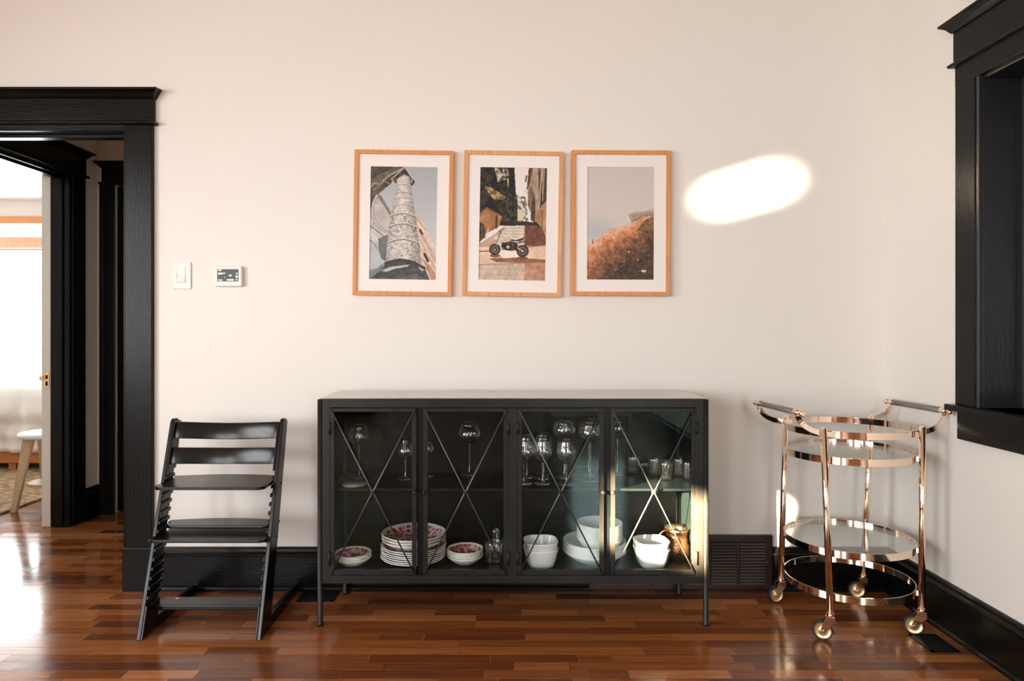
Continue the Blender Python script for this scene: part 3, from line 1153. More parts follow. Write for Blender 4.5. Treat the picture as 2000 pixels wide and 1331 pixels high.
sp = plate_mesh('soup_plate', 0.132, 0.070, 0.036, 0.003, RW, 0.025)
stack(sp, 3, 808, 2.822, 6 * 0.0082 + 0.0075, 0.0115, lambda i: 'deep red patterned soup plate, %s on the tall plate stack' % of(i, 3), 'plate', 'red patterned soup plates')
WW = [M['white'], M['white']]
wb = plate_mesh('serving_bowl', 0.130, 0.060, 0.046, 0.003, WW, 0)
stack(wb, 6, 1161, 2.812, 0, 0.0080, lambda i: 'wide shallow white bowl, %s of the wide stack' % of(i, 6), 'bowl', 'wide white bowls', 0.001)


def deep_bowl(name, r0, r1, h, th, sq=0.0, seg=64):
    def mod(t, k):
        if sq == 0:
            return 1
        n = 3.2
        s = 1 / (abs(math.cos(t)) ** n + abs(math.sin(t)) ** n) ** (1 / n)
        return s * 0.93
    prof = [(0, 0), (r0 * 0.82, 0), (r0, 0.006), (r0 + (r1 - r0) * 0.45, h * 0.4), (r1 - 0.001, h * 0.92), (r1, h), (r1 - th * 0.6, h + 0.0008), (r1 - th, h * 0.97), (r0 + (r1 - r0) * 0.45 - th, h * 0.4), (r0 - th, 0.012), (r0 * 0.7, th + 0.003), (0, th + 0.003)]
    mb = MB()
    mb.lathe(prof, (0, 0, 0), seg, mod=mod)
    return mb.build(name, M['white'])


sb = deep_bowl('dessert_bowl', 0.066, 0.094, 0.050, 0.0024)
stack(sb, 11, 1171, 2.812, 5 * 0.0080 + 0.0075, 0.0062, lambda i: 'small white bowl, %s of the tall round stack' % of(i, 11), 'bowl', 'small white bowls stacked on the wide ones', 0.0004)
for px, Y, nm in ((1056, 2.752, 'behind the third door'), (1272, 2.752, 'beside the copper pitcher')):
    q = deep_bowl('ramekin', 0.054, 0.073, 0.076, 0.0036, sq=1)
    q.location = on_deck(px, Y)
    q.rotation_euler = (0, 0, 0.12)
    tag(q, 'lower white square-sided bowl of the nested pair ' + nm, 'bowl', 'nested white square-sided bowls')
    c = q.copy()
    COL.objects.link(c)
    c.location = on_deck(px, Y, 0.029)
    c.rotation_euler = (0, 0, 0.10)
    tag(c, 'upper white square-sided bowl of the nested pair ' + nm, 'bowl', 'nested white square-sided bowls')
# glass jars
j = tumbler('glass_jar', 0.037, 0.039, 0.092, 'clear straight glass jar in front, beside the red bowls', 0, 'crystal', 'jar')
j.location = on_deck(966, 2.79)
j = tumbler('glass_jar', 0.020, 0.022, 0.115, 'slim tall glass jar behind the front jar', 0, 'crystal', 'jar')
j.location = on_deck(968, 2.90)
j = tumbler('glass_jar', 0.022, 0.024, 0.070, 'short glass jar against the cabinet centre post', 0, 'crystal', 'jar')
j.location = on_deck(990, 2.88)
# copper pitcher
cp = thing('copper_pitcher', 'hammered copper pitcher in the lower right corner of the cabinet', 'pitcher', on_deck(1322, 2.835))
mb = MB()
mb.lathe([(0, 0.001), (0.040, 0.001), (0.049, 0.010), (0.053, 0.035), (0.052, 0.060), (0.045, 0.085), (0.041, 0.097), (0.046, 0.115), (0.0535, 0.130),
          (0.0515, 0.130), (0.044, 0.115), (0.039, 0.098), (0.043, 0.085), (0.050, 0.060), (0.050, 0.03), (0.040, 0.006), (0, 0.005)], (0, 0, 0), 48,
         mod=lambda t, k: 1 + (0.16 * max(0, math.cos(t - 0.5)) ** 8 if k in (8, 9) else 0), mis=[0] * 9 + [1] * 8)
mb.build('body', [M['copper'], M['copperin']], cp, local=True)
mb = MB()
a = math.radians(185)
pts = []
for i in range(13):
    u = i / 12
    rr = 0.046 + 0.036 * math.sin(PI * u) ** 0.7
    z = 0.122 - 0.085 * u
    pts.append((rr * math.cos(a), rr * math.sin(a), z))
mb.tube(pts, 0.0042, 10)
mb.build('handle', M['copper'], cp, local=True)

# ------------------------------------------------------------------ slatted adjustable chair
CHX0, CHX1 = -1.364, -0.902
YF, YT = 2.525, 2.785
ZTOP = 0.787
ch = thing('adjustable_chair', 'black slanted wooden adjustable high chair by the doorway', 'chair', ((CHX0 + CHX1) / 2, 2.76, 0))


def up_y(z):
    return YF + (YT - YF) * z / ZTOP


UD = 0.088                           # depth of the slanted board
for (xo, xi) in ((CHX0, CHX0 + 0.023), (CHX1, CHX1 - 0.023)):
    xm = xi + (0.008 if xi < xo else -0.008)
    mb = MB()
    full = [(up_y(0), 0), (up_y(0) + UD + 0.02, 0), (up_y(ZTOP) + UD - 0.03, ZTOP - 0.012), (up_y(ZTOP) + UD - 0.055, ZTOP), (up_y(ZTOP) + 0.012, ZTOP), (up_y(ZTOP) - 0.001, ZTOP - 0.012)]
    mb.prism(full, 0, min(xo, xm), max(xo, xm))
    # inner layer interrupted by the grooves
    z = 0.0
    segs = []
    g0 = 0.115
    segs.append((0, g0))
    for k in range(14):
        a = g0 + k * 0.0325 + 0.018
        segs.append((a, a + 0.0145))
    segs.append((segs[-1][1] + 0.018, ZTOP - 0.012))
    for (z0, z1) in segs:
        w0 = UD + 0.02 - 0.05 * z0 / ZTOP
        w1 = UD + 0.02 - 0.05 * z1 / ZTOP
        mb.prism([(up_y(z0), z0), (up_y(z0) + w0, z0), (up_y(z1) + w1, z1), (up_y(z1), z1)], 0, min(xi, xm), max(xi, xm))
    mb.build('side_post', M['lacquer'], ch, bevel=0.003)
    mb = MB()
    mb.prism([(YF + 0.06, 0.0), (2.985, 0.0), (2.985, 0.03), (2.965, 0.042), (YF + 0.15, 0.046), (YF + 0.06, 0.046)], 0, min(xi, xo) + 0.001, max(xi, xo) - 0.001)
    mb.build('foot_bar', M['lacquer'], ch, bevel=0.004)
ixa, ixb = CHX0 + 0.0235, CHX1 - 0.0235


def back_rail(z0, z1, dip):
    n = 20
    ym = up_y((z0 + z1) / 2) + 0.012
    vs, fs = [], []
    for i in range(n + 1):
        u = i / n
        x = ixa - 0.006 + (ixb - ixa + 0.012) * u
        s = math.sin(PI * u) ** 1.3
        y = ym + 0.035 * s
        dz = -dip * s
        zz1 = z1
        for (dy, z) in ((0, z0), (0, zz1), (0.011, zz1 + 0.001), (0.011, z0)):
            lean = (YT - YF) / ZTOP * (z - (z0 + z1) / 2)
            vs.append((x, y + dy + lean, z + dz))
    for i in range(n):
        for k in range(4):
            l = (k + 1) % 4
            fs.append((i * 4 + k, i * 4 + l, (i + 1) * 4 + l, (i + 1) * 4 + k))
    fs += [(3, 2, 1, 0), tuple(n * 4 + k for k in range(4))]
    mb = MB().add(vs, fs, 0, True)
    o = mb.build('back_rail', M['lacquer'], ch, bevel=0.003)


back_rail(0.710, 0.774, 0.010)
back_rail(0.612, 0.674, 0.007)


def plate(name, z, y0, y1, hw_front, hw_back, bow):
    """Rounded board: straight front with rounded corners, bowed back."""
    cx = (CHX0 + CHX1) / 2
    rc = 0.028
    pts = []
    for (sx, a0) in ((-1, PI), (1, 1.5 * PI)):
        cxx = cx + sx * (hw_front - rc)
        for i in range(7):
            a = a0 + (PI / 2) * i / 6
            pts.append((cxx + rc * math.cos(a), y0 + rc + rc * math.sin(a)))
    ym = y1 - bow
    if y0 + rc < up_y(z) - 0.006:
        pts.append((cx + hw_front, up_y(z) - 0.004))
        pts.append((ixb + 0.003, up_y(z) - 0.003))
    pts.append((ixb + 0.003, up_y(z) + UD + 0.008))
    pts.append((cx + hw_back, up_y(z) + UD + 0.010))
    for i in range(15):
        u = i / 14
        x = cx + hw_back * (1 - 2 * u)
        pts.append((x, ym + bow * math.sin(PI * u)))
    pts.append((cx - hw_back, up_y(z) + UD + 0.010))
    pts.append((ixa - 0.003, up_y(z) + UD + 0.008))
    if y0 + rc < up_y(z) - 0.006:
        pts.append((ixa - 0.003, up_y(z) - 0.003))
        pts.append((cx - hw_front, up_y(z) - 0.004))
    mb = MB().prism(pts, 2, z - 0.012, z)
    return mb.build(name, M['lacquer'], ch, bevel=0.004, seg=3)


plate('seat', 0.551, 2.605, 2.838, 0.213, 0.222, 0.03)
plate('foot_plate', 0.379, 2.688, 2.805, 0.2085, 0.222, 0.03)
plate('foot_plate', 0.3535, 2.590, 2.78, 0.227, 0.215, 0.02)
mb = MB()
mb.box(ixa, ixb, 2.615, 2.70, 0.076, 0.096)
mb.build('cross_board', M['lacquer'], ch, bevel=0.004)
mb = MB().box(PX(343, 2.68), PX(349, 2.68), 2.675, 2.69, 0.096, 0.0965)
o = mb.build('sticker', M['plastic'], ch)
o['label'] = 'small white sticker'
for (z, y) in ((0.535, 2.735), (0.33, 2.69)):
    mb = MB()
    mb.tube([(CHX0 - 0.002, y + 0.02, z), (CHX1 + 0.002, y + 0.02, z)], 0.004, 8)
    mb.build('tie_rod', M['lacquer'], ch)

# ------------------------------------------------------------------ bar cart
BC = (1.373, 2.730)
RR = 0.2375
cart = thing('bar_cart', 'round rose gold bar cart with glass shelves in the corner', 'bar cart', (BC[0], BC[1], 0))


def hoop(mb, r, z0, z1, t=0.004, seg=96):
    mb.lathe([(r, z0), (r, z1), (r - t, z1), (r - t, z0), (r, z0)], (BC[0], BC[1], 0), seg, smooth=True)


def hoop_obj(name, z0, z1):
    mb = MB()
    hoop(mb, RR, z0, z1)
    o = mb.build(name, M['gold'], cart)
    for p in o.data.polygons:
        p.use_smooth = abs(p.normal.z) < 0.5
    o.data.update()
    bm = o.modifiers.new('edge', 'EDGE_SPLIT')
    return o


hoop_obj('top_rail', 0.749, 0.774)
hoop_obj('upper_shelf_rim', 0.651, 0.677)
hoop_obj('lower_shelf_rim', 0.305, 0.331)
hoop_obj('bottom_hoop', 0.143, 0.169)
for z in (0.666, 0.322):
    mb = MB()
    mb.lathe([(0, z), (RR - 0.0045, z), (RR - 0.0045, z + 0.005), (0, z + 0.005)], (BC[0], BC[1], 0), 96, smooth=False)
    mb.build('glass_shelf', M['shelfglass'], cart)
LEGS = [((1.2099, 2.5326), (1.184, 2.532)), ((1.574, 2.574), (1.576, 2.572)), ((1.539, 2.927), (1.568, 2.918)), ((1.171, 2.888), (1.190, 2.888))]
for k, (b, t) in enumerate(LEGS):
    zb, zt = 0.0955, 0.786
    mb = MB()
    B, T = Vector((*b, zb)), Vector((*t, zt))
    mb.tube([B, B.lerp(T, 0.5), T], 0.0122, 20)
    mb.tube([T, T + Vector((0, 0, 0.004))], [0.0122, 0.008], 20)
    leg = mb.build('leg', M['gold'], cart)
    # brackets between leg and hoops
    for z in (0.762, 0.664, 0.318, 0.156):
        mb = MB()
        p = B.lerp(T, (z - zb) / (zt - zb))
        c = Vector((BC[0], BC[1], z))
        d = (c - p).normalized()
        e = c - d * (RR - 0.004)
        s = Vector((-d.y, d.x, 0))
        q = [p + d * 0.006 + s * 0.006, p + d * 0.006 - s * 0.006, e - s * 0.006, e + s * 0.006]
        vs = [v + Vector((0, 0, dz)) for dz in (-0.009, 0.009) for v in q]
        mb.add(vs, [(3, 2, 1, 0), (4, 5, 6, 7), (0, 1, 5, 4), (1, 2, 6, 5), (2, 3, 7, 6), (3, 0, 4, 7)])
        mb.build('bracket', M['gold'], leg)
    # caster: fork and wheel
    ang = (math.radians(160), math.radians(158), math.radians(168), math.radians(192))[k]
    tr = Vector((math.cos(ang), math.sin(ang), 0))
    wr = 0.0345
    wc = Vector((*b, 0)) + tr * 0.026 + Vector((0, 0, wr))
    ax = Vector((-tr.y, tr.x, 0))
    rot = Matrix((tr, ax.cross(tr).normalized(), ax)).transposed()
    ca = MB()
    ca.tube([B + Vector((0, 0, 0.004)), B - Vector((0, 0, 0.007))], 0.014, 16)
    for s in (-1, 1):
        o1 = ax * s * 0.0125
        pl = [Vector((*b, 0.088)) - tr * 0.014, Vector((*b, 0.088)) + tr * 0.016, wc + tr * 0.008 + Vector((0, 0, 0.008)), wc + tr * 0.006 - Vector((0, 0, 0.007)), wc - tr * 0.008 - Vector((0, 0, 0.004)), Vector((*b, 0.070)) - tr * 0.016]
        n = len(pl)
        vs = [v + o1 - ax * 0.0012 for v in pl] + [v + o1 + ax * 0.0012 for v in pl]
        ca.add(vs, [tuple(range(n))[::-1], tuple(range(n, 2 * n))] + [(i, (i + 1) % n, n + (i + 1) % n, n + i) for i in range(n)])
    ca.box(-0.015, 0.015, -0.0137, 0.0137, -0.0015, 0.0015, mtx=Matrix.Translation(Vector((*b, 0.088)) + tr * 0.001) @ Matrix((tr, ax, Vector((0, 0, 1)))).transposed().to_4x4())
    ca.tube([wc - ax * 0.0155, wc + ax * 0.0155], 0.0045, 10)
    cas = ca.build('caster', M['gold'], cart, bevel=0.0006)
    mb = MB()
    mb.lathe([(wr - 0.006, -0.010), (wr - 0.002, -0.010), (wr, -0.006), (wr, 0.006), (wr - 0.002, 0.010), (wr - 0.006, 0.010), (wr - 0.006, -0.010)], wc, 40, mtx=rot)
    mb.build('tyre', M['rubber'], cas)
    mb = MB()
    mb.lathe([(0, -0.010), (0.008, -0.010), (0.010, -0.007), (wr - 0.010, -0.006), (wr - 0.007, -0.0095), (wr - 0.0058, -0.0095), (wr - 0.0058, 0.0095), (wr - 0.007, 0.0095), (wr - 0.010, 0.006), (0.010, 0.007), (0.008, 0.010), (0, 0.010)], wc, 40, mtx=rot)
    mb.build('wheel', M['wheelgold'], cas)

AX = Vector((math.cos(math.radians(5)), math.sin(math.radians(5)), 0))
AY = Vector((-AX.y, AX.x, 0))
for sgn, dist, L2 in ((-1, 0.293, 0.196), (1, 0.292, 0.196)):
    c = Vector((BC[0], BC[1], 0.843)) + AX * sgn * dist
    grip = MB()
    ga = 0.152
    for s in (-1, 1):
        top = c + AY * s * ga
        arms, cap = MB(), MB()
        # arm: leaves the rail along the axis and curves up to the bar
        st = Vector((BC[0], BC[1], 0.762)) + AX * sgn * 0.150 + AY * s * ga * 1.16
        pts = [st + (-AX * sgn * 0.012)]
        dx = dist - 0.150
        for i in range(15):
            u = i / 14
            a = u * PI / 2
            pts.append(st + AX * sgn * dx * math.sin(a) ** 0.9 + Vector((0, 0, 0.078 * (1 - math.cos(a)))) + AY * s * (-ga * 0.16 * u))
        arms.ribbon(pts, AY, 0.021, 0.005)
        cap.tube([top - AY * s * 0.012, top + AY * s * 0.014], 0.0128, 18)
        cap.tube([top + AY * s * 0.014, top + AY * s * 0.022], 0.0085, 14)
        cap.tube([top + AY * s * 0.022, top + AY * s * 0.038, top + AY * s * 0.044], [0.0122, 0.0122, 0.008], 18)
        h = arms.build('handle_arm', M['gold'], cart, bevel=0.001)
        cap.build('end_cap', M['gold'], h)
    grip.tube([c - AY * (ga - 0.011), c + AY * (ga - 0.011)], 0.0112, 20)
    g = grip.build('handle_grip', M['grip'], cart)
    g['label'] = 'ridged grey grip'

# ------------------------------------------------------------------ framed prints
PW, PH = 150, 252


def fbm(shape, scale, seed, octs=4):
    rng = np.random.RandomState(seed)
    h, w = shape
    out = np.zeros(shape)
    amp, tot = 1.0, 0
    for k in range(octs):
        gh, gw = max(2, int(scale * 2 ** k * h / w)), max(2, int(scale * 2 ** k))
        g = rng.rand(gh + 1, gw + 1)
        yy = np.linspace(0, gh - 1e-6, h)
        xx = np.linspace(0, gw - 1e-6, w)
        y0 = yy.astype(int)
        x0 = xx.astype(int)
        fy = (yy - y0)[:, None]
        fx = (xx - x0)[None, :]
        v = g[y0][:, x0] * (1 - fy) * (1 - fx) + g[y0 + 1][:, x0] * fy * (1 - fx) + g[y0][:, x0 + 1] * (1 - fy) * fx + g[y0 + 1][:, x0 + 1] * fy * fx
        out += amp * v
        tot += amp
        amp *= 0.6
    return out / tot


class Canvas:
    def __init__(self, x0, x1, y0, y1):
        self.X, self.Y = np.meshgrid(np.linspace(x0, x1, PW), np.linspace(y0, y1, PH))
        self.a = np.zeros((PH, PW, 3))
        self.sd = 0

    def mask(self, pts):
        m = np.zeros(self.X.shape, bool)
        n = len(pts)
        for i in range(n):
            xa, ya = pts[i]
            xb, yb = pts[(i + 1) % n]
            c = (ya > self.Y) != (yb > self.Y)
            with np.errstate(divide='ignore', invalid='ignore'):
                xi = (xb - xa) * (self.Y - ya) / (yb - ya + 1e-9) + xa
            m ^= c & (self.X < xi)
        return m

    def put(self, m, col, noise=0.0, sc=30, col2=None):
        self.sd += 1
        n = fbm(self.X.shape, sc, self.sd)
        n = (n - n.mean()) / (n.std() + 1e-6)
        c = np.array(col, float)[None, None, :]
        if col2 is not None:
            t = np.clip(0.5 + 0.5 * n, 0, 1)[..., None]
            v = c * (1 - t) + np.array(col2, float) * t
        else:
            v = c + n[..., None] * noise
        self.a[m] = np.broadcast_to(v, self.a.shape)[m]

    def poly(self, pts, col, noise=0.0, sc=30, col2=None):
        self.put(self.mask(pts), col, noise, sc, col2)

    def line(self, pts, w, col, alpha=1.0):
        d = np.full(self.X.shape, 1e9)
        for (xa, ya), (xb, yb) in zip(pts[:-1], pts[1:]):
            vx, vy = xb - xa, yb - ya
            t = np.clip(((self.X - xa) * vx + (self.Y - ya) * vy) / (vx * vx + vy * vy + 1e-9), 0, 1)
            d = np.minimum(d, np.hypot(self.X - xa - t * vx, self.Y - ya - t * vy))
        k = (np.clip((w / 2 + 2 - d) / 4, 0, 1) * alpha)[..., None]
        self.a = self.a * (1 - k) + np.array(col, float) * k

    def disc(self, cx, cy, r, col, ry=None):
        ry = ry or r
        d = np.hypot((self.X - cx) / r, (self.Y - cy) / ry)
        k = np.clip((1 - d) * r / 4 + 0.5, 0, 1)[..., None]
        self.a = self.a * (1 - k) + np.array(col, float) * k


def arc(xa, ya, xb, yb, bow, n=12):
    return [(xa + (xb - xa) * i / n, ya + (yb - ya) * i / n - bow * math.sin(PI * i / n)) for i in range(n + 1)]


def paint_column():
    c = Canvas(184, 741, 195, 1137)
    g = ((c.Y - 195) / 942)[..., None]
    c.a = np.array((166, 172, 174.0)) * (1 - g) + np.array((206, 209, 209.0)) * g
    # stone building on the left with an arch
    c.poly([(180, 190), (470, 190), (350, 345), (262, 420), (224, 480), (205, 540), (180, 560)], (84, 78, 70), 10, 14)
    c.poly([(180, 330), (300, 250), (380, 195), (430, 195), (300, 310), (240, 345), (180, 400)], (104, 95, 84), 9, 20)
    c.line([(180, 300), (240, 268), (375, 195)], 9, (60, 55, 50))
    c.line([(180, 385), (215, 340), (260, 345), (345, 270), (465, 205)], 9, (178, 168, 155))
    c.line([(205, 395), (250, 372), (300, 320), (350, 345)], 8, (150, 138, 124))
    c.line([(190, 350), (230, 320), (240, 360), (285, 325)], 7, (130, 105, 88))
    c.poly([(262, 430), (355, 580), (340, 760), (250, 690), (214, 610), (212, 520), (230, 470)], (186, 180, 175), 7, 12)
    c.poly([(262, 430), (275, 440), (360, 580), (352, 605), (330, 570), (250, 450)], (120, 112, 106), 6)
    cur = [(240, 440), (212, 500), (204, 560), (214, 625), (250, 680), (300, 725), (332, 745)]
    c.line(cur, 16, (200, 194, 188))
    c.line([(x + 10, y) for x, y in cur], 4, (98, 92, 88))
    c.line([(x - 10, y + 3) for x, y in cur], 4, (112, 106, 100))
    c.poly([(180, 620), (215, 650), (270, 720), (320, 760), (330, 830), (330, 1010), (180, 1138)], (188, 186, 182), 8, 14)
    c.line([(180, 690), (230, 720), (300, 775)], 8, (112, 108, 105))
    c.line([(180, 740), (240, 790), (270, 850)], 7, (225, 222, 218))
    c.line([(180, 800), (225, 840), (270, 920)], 8, (120, 120, 118))
    c.poly([(180, 850), (225, 850), (270, 915), (300, 1000), (250, 1138), (180, 1138)], (178, 186, 188), 4, 8)
    c.poly([(258, 800), (335, 760), (330, 990), (285, 960), (262, 880)], (104, 110, 108), 6, 10)
    c.poly([(180, 1060), (260, 1040), (300, 1000), (320, 1138), (180, 1138)], (112, 122, 124), 5, 8)
    # ochre building on the right
    c.poly([(555, 585), (600, 610), (652, 705), (650, 722), (735, 870), (745, 1138), (600, 1000)], (216, 196, 180), 8, 16)
    for (a, b) in (((565, 620), (650, 720)), ((580, 690), (735, 960)), ((590, 730), (740, 1000)), ((600, 800), (740, 1060)), ((610, 950), (735, 1120))):
        c.line([a, b], 6, (164, 138, 118))
    c.line([(600, 720), (618, 752)], 18, (70, 56, 46))
    c.line([(640, 920), (668, 975)], 22, (62, 50, 42))
    c.poly([(620, 955), (660, 985), (735, 1080), (735, 1138), (700, 1138)], (176, 142, 118), 10, 24)
    # column shaft
    left = [(404, 280), (398, 345), (388, 430), (371, 540), (350, 620), (340, 740), (331, 850), (322, 985)]
    right = [(512, 280), (520, 345), (530, 430), (548, 540), (566, 620), (582, 740), (600, 850), (613, 1000)]
    c.poly(left + right[::-1], (198, 193, 186), 10, 34)
    m = c.mask(left + right[::-1])
    xl = np.interp(c.Y, [p[1] for p in left], [p[0] for p in left])
    xr = np.interp(c.Y, [p[1] for p in right], [p[0] for p in right])
    u = np.clip((c.X - xl) / (xr - xl), 0, 1)
    sh = 1.04 - 0.22 * (u - 0.42) ** 2 * 4
    c.a[m] = (c.a * sh[..., None])[m]
    rel = fbm(c.X.shape, 60, 99, 2)
    rel = (rel - rel.mean()) / rel.std()
    mm = m & (c.Y > 560) & (rel > 0.9)
    c.a[mm] = c.a[mm] * 0.72
    for y, bow in ((345, 12), (412, 14), (455, 12), (520, 20), (600, 26), (690, 30), (822, 34)):
        xa = float(np.interp(y, [p[1] for p in left], [p[0] for p in left]))
        xb = float(np.interp(y, [p[1] for p in right], [p[0] for p in right]))
        w = 4 if y < 560 else 8
        c.line(arc(xa, y + 12, xb, y + 14, bow), w, (118, 110, 102))
        c.line(arc(xa, y + 3, xb, y + 5, bow), w * 0.7, (222, 217, 210))
    # capital
    c.poly([(360, 305), (462, 208), (480, 215), (552, 325), (530, 358), (515, 345), (512, 285), (460, 262), (405, 300), (398, 342)], (70, 58, 48), 12, 30)
    c.line([(462, 206), (358, 305), (378, 322)], 7, (206, 196, 184))
    c.line([(470, 208), (528, 290), (525, 330)], 8, (196, 186, 174))
    # dark base
    c.poly([(180, 1138), (285, 1060), (325, 985), (430, 958), (560, 978), (640, 1030), (690, 1138)], (74, 76, 73), 7, 14)
    c.line(arc(320, 1000, 640, 1035, 44), 22, (60, 60, 58))
    c.poly([(290, 1062), (360, 1030), (520, 1008), (500, 1024), (400, 1044), (330, 1070)], (188, 190, 187), 6)
    c.poly([(590, 1020), (640, 1050), (625, 1060), (600, 1045)], (176, 176, 172), 4)
    c.line([(430, 1138), (570, 1085), (640, 1138)], 7, (128, 124, 118))
    c.poly([(480, 1138), (570, 1098), (610, 1138)], (118, 110, 102), 5)
    return c


def paint_street():
    c = Canvas(184, 738, 203, 1146)
    c.a[:] = (232, 225, 220)
    c.put(c.mask([(480, 420), (560, 450), (575, 520), (590, 680), (470, 680)]), (92, 92, 74), 0, 40, (226, 222, 212))
    c.disc(520, 600, 36, (214, 200, 160), 30)
    # trees on the left
    c.put(c.mask([(180, 200), (430, 200), (410, 300), (425, 420), (500, 480), (500, 690), (180, 690)]), (22, 22, 18), 0, 16, (62, 58, 40))
    c.put(c.mask([(300, 205), (420, 205), (420, 300), (330, 330)]), (60, 54, 38), 0, 26, (206, 196, 176))
    c.put(c.mask([(225, 365), (275, 375), (400, 450), (385, 475), (310, 478), (270, 440)]), (98, 78, 50), 0, 18, (196, 162, 112))
    c.poly([(420, 200), (466, 200), (482, 420), (488, 690), (410, 690), (420, 400)], (28, 26, 23), 5)
    c.put(c.mask([(400, 400), (480, 420), (500, 640), (470, 690), (400, 690)]), (20, 22, 18), 0, 40, (78, 76, 62))
    # houses on the right
    c.poly([(584, 200), (745, 200), (740, 760), (690, 700), (640, 665), (606, 560), (578, 400)], (166, 146, 124), 8, 14)
    c.poly([(584, 200), (618, 200), (588, 360), (568, 402)], (96, 54, 40), 8)
    c.poly([(604, 350), (634, 430), (640, 660), (606, 580), (580, 520), (580, 410)], (122, 104, 88), 9)
    c.poly([(655, 200), (690, 200), (692, 330), (676, 470)], (112, 94, 78), 5)
    c.poly([(668, 230), (690, 240), (700, 500), (672, 560)], (60, 48, 38), 6)
    c.poly([(706, 200), (745, 200), (740, 470), (694, 520), (700, 330)], (72, 58, 45), 8)
    c.line([(690, 210), (672, 560)], 9, (196, 176, 150))
    c.line([(712, 210), (700, 480)], 6, (190, 170, 146))
    c.poly([(640, 560), (690, 540), (740, 480), (738, 770), (650, 665)], (178, 132, 96), 10, 12)
    c.poly([(612, 470), (640, 430), (645, 660), (606, 640)], (78, 62, 52), 6)
    c.line([(700, 560), (700, 700)], 8, (120, 84, 60))
    c.line([(566, 275), (560, 320)], 12, (70, 64, 58))
    c.line([(560, 400), (575, 420)], 10, (190, 180, 168))
    # garden wall on the left
    c.poly([(180, 600), (240, 540), (372, 612), (350, 700), (240, 760), (180, 860)], (160, 112, 70), 12, 14)
    c.line([(190, 590), (250, 545), (370, 612)], 12, (116, 84, 58))
    c.line([(330, 610), (326, 710)], 14, (70, 46, 30))
    c.poly([(180, 650), (230, 690), (240, 790), (180, 830)], (74, 56, 40), 12, 20)
    c.line([(262, 722), (240, 795)], 10, (206, 196, 184))
    c.poly([(400, 650), (650, 655), (700, 705), (400, 694)], (48, 36, 30), 6)
    # street
    c.poly([(180, 850), (330, 750), (390, 690), (560, 686), (560, 860), (180, 910)], (190, 160, 136), 8)
    c.poly([(385, 690), (560, 686), (556, 850), (330, 855)], (212, 200, 184), 6, 30)
    for y in (712, 734, 758, 786, 816):
        c.line([(390 - (y - 690) * 0.3, y), (556, y - 1)], 4, (170, 152, 134))
    c.poly([(556, 686), (650, 684), (700, 706), (745, 800), (745, 848), (556, 862)], (112, 74, 54), 7)
    c.poly([(180, 870), (745, 850), (745, 1150), (180, 1150)], (226, 196, 172), 8, 12)
    c.line([(180, 908), (300, 900)], 9, (104, 70, 52))
    c.line([(560, 866), (745, 846)], 8, (160, 118, 92))
    c.poly([(180, 1020), (556, 990), (556, 1150), (180, 1150)], (198, 180, 160), 8, 20)
    c.poly([(560, 985), (745, 975), (745, 1150), (560, 1150)], (182, 138, 110), 9, 20)
    for x in (290, 370, 440, 505):
        c.line([(x + 30, 1020), (x - 30, 1150)], 4, (170, 150, 132))
    for y in (1055, 1100):
        c.line([(180, y), (745, y - 8)], 3, (172, 148, 128))
    c.line([(180, 1018), (740, 985)], 6, (150, 112, 88))
    c.poly([(270, 965), (420, 950), (735, 965), (735, 985), (520, 995), (330, 992)], (144, 96, 70), 8)
    c.poly([(350, 900), (500, 890), (510, 950), (380, 960)], (240, 226, 212), 4)
    c.disc(320, 940, 44, (120, 80, 62), 12)
    c.disc(545, 955, 44, (120, 80, 62), 12)
    # motorbike
    for (x, y, r) in ((318, 888, 46), (545, 897, 50)):
        c.disc(x, y, r, (52, 42, 38))
        c.disc(x, y, r - 16, (150, 126, 110))
        c.disc(x, y, r - 22, (78, 62, 54))
        c.disc(x, y, 9, (206, 190, 174))
    c.poly([(370, 830), (430, 815), (500, 830), (510, 890), (440, 898), (375, 885)], (60, 48, 42), 24, 40)
    c.line([(318, 886), (345, 800), (368, 740)], 9, (80, 66, 58))
    c.line([(330, 850), (365, 760)], 5, (206, 194, 180))
    c.line([(345, 742), (392, 716)], 7, (96, 80, 70))
    c.disc(325, 790, 18, (216, 204, 190))
    c.poly([(378, 790), (432, 775), (440, 818), (390, 832)], (202, 186, 168), 10)
    c.poly([(428, 780), (470, 795), (520, 788), (552, 768), (556, 800), (520, 818), (450, 815)], (64, 52, 46), 6)
    c.poly([(432, 782), (480, 795), (552, 770), (548, 786), (490, 806), (445, 800)], (222, 212, 200), 5)
    c.line([(510, 830), (575, 812), (582, 850)], 12, (92, 74, 64))
    c.line([(500, 870), (545, 897)], 10, (190, 172, 156))
    c.disc(425, 866, 14, (196, 180, 164))
    return c


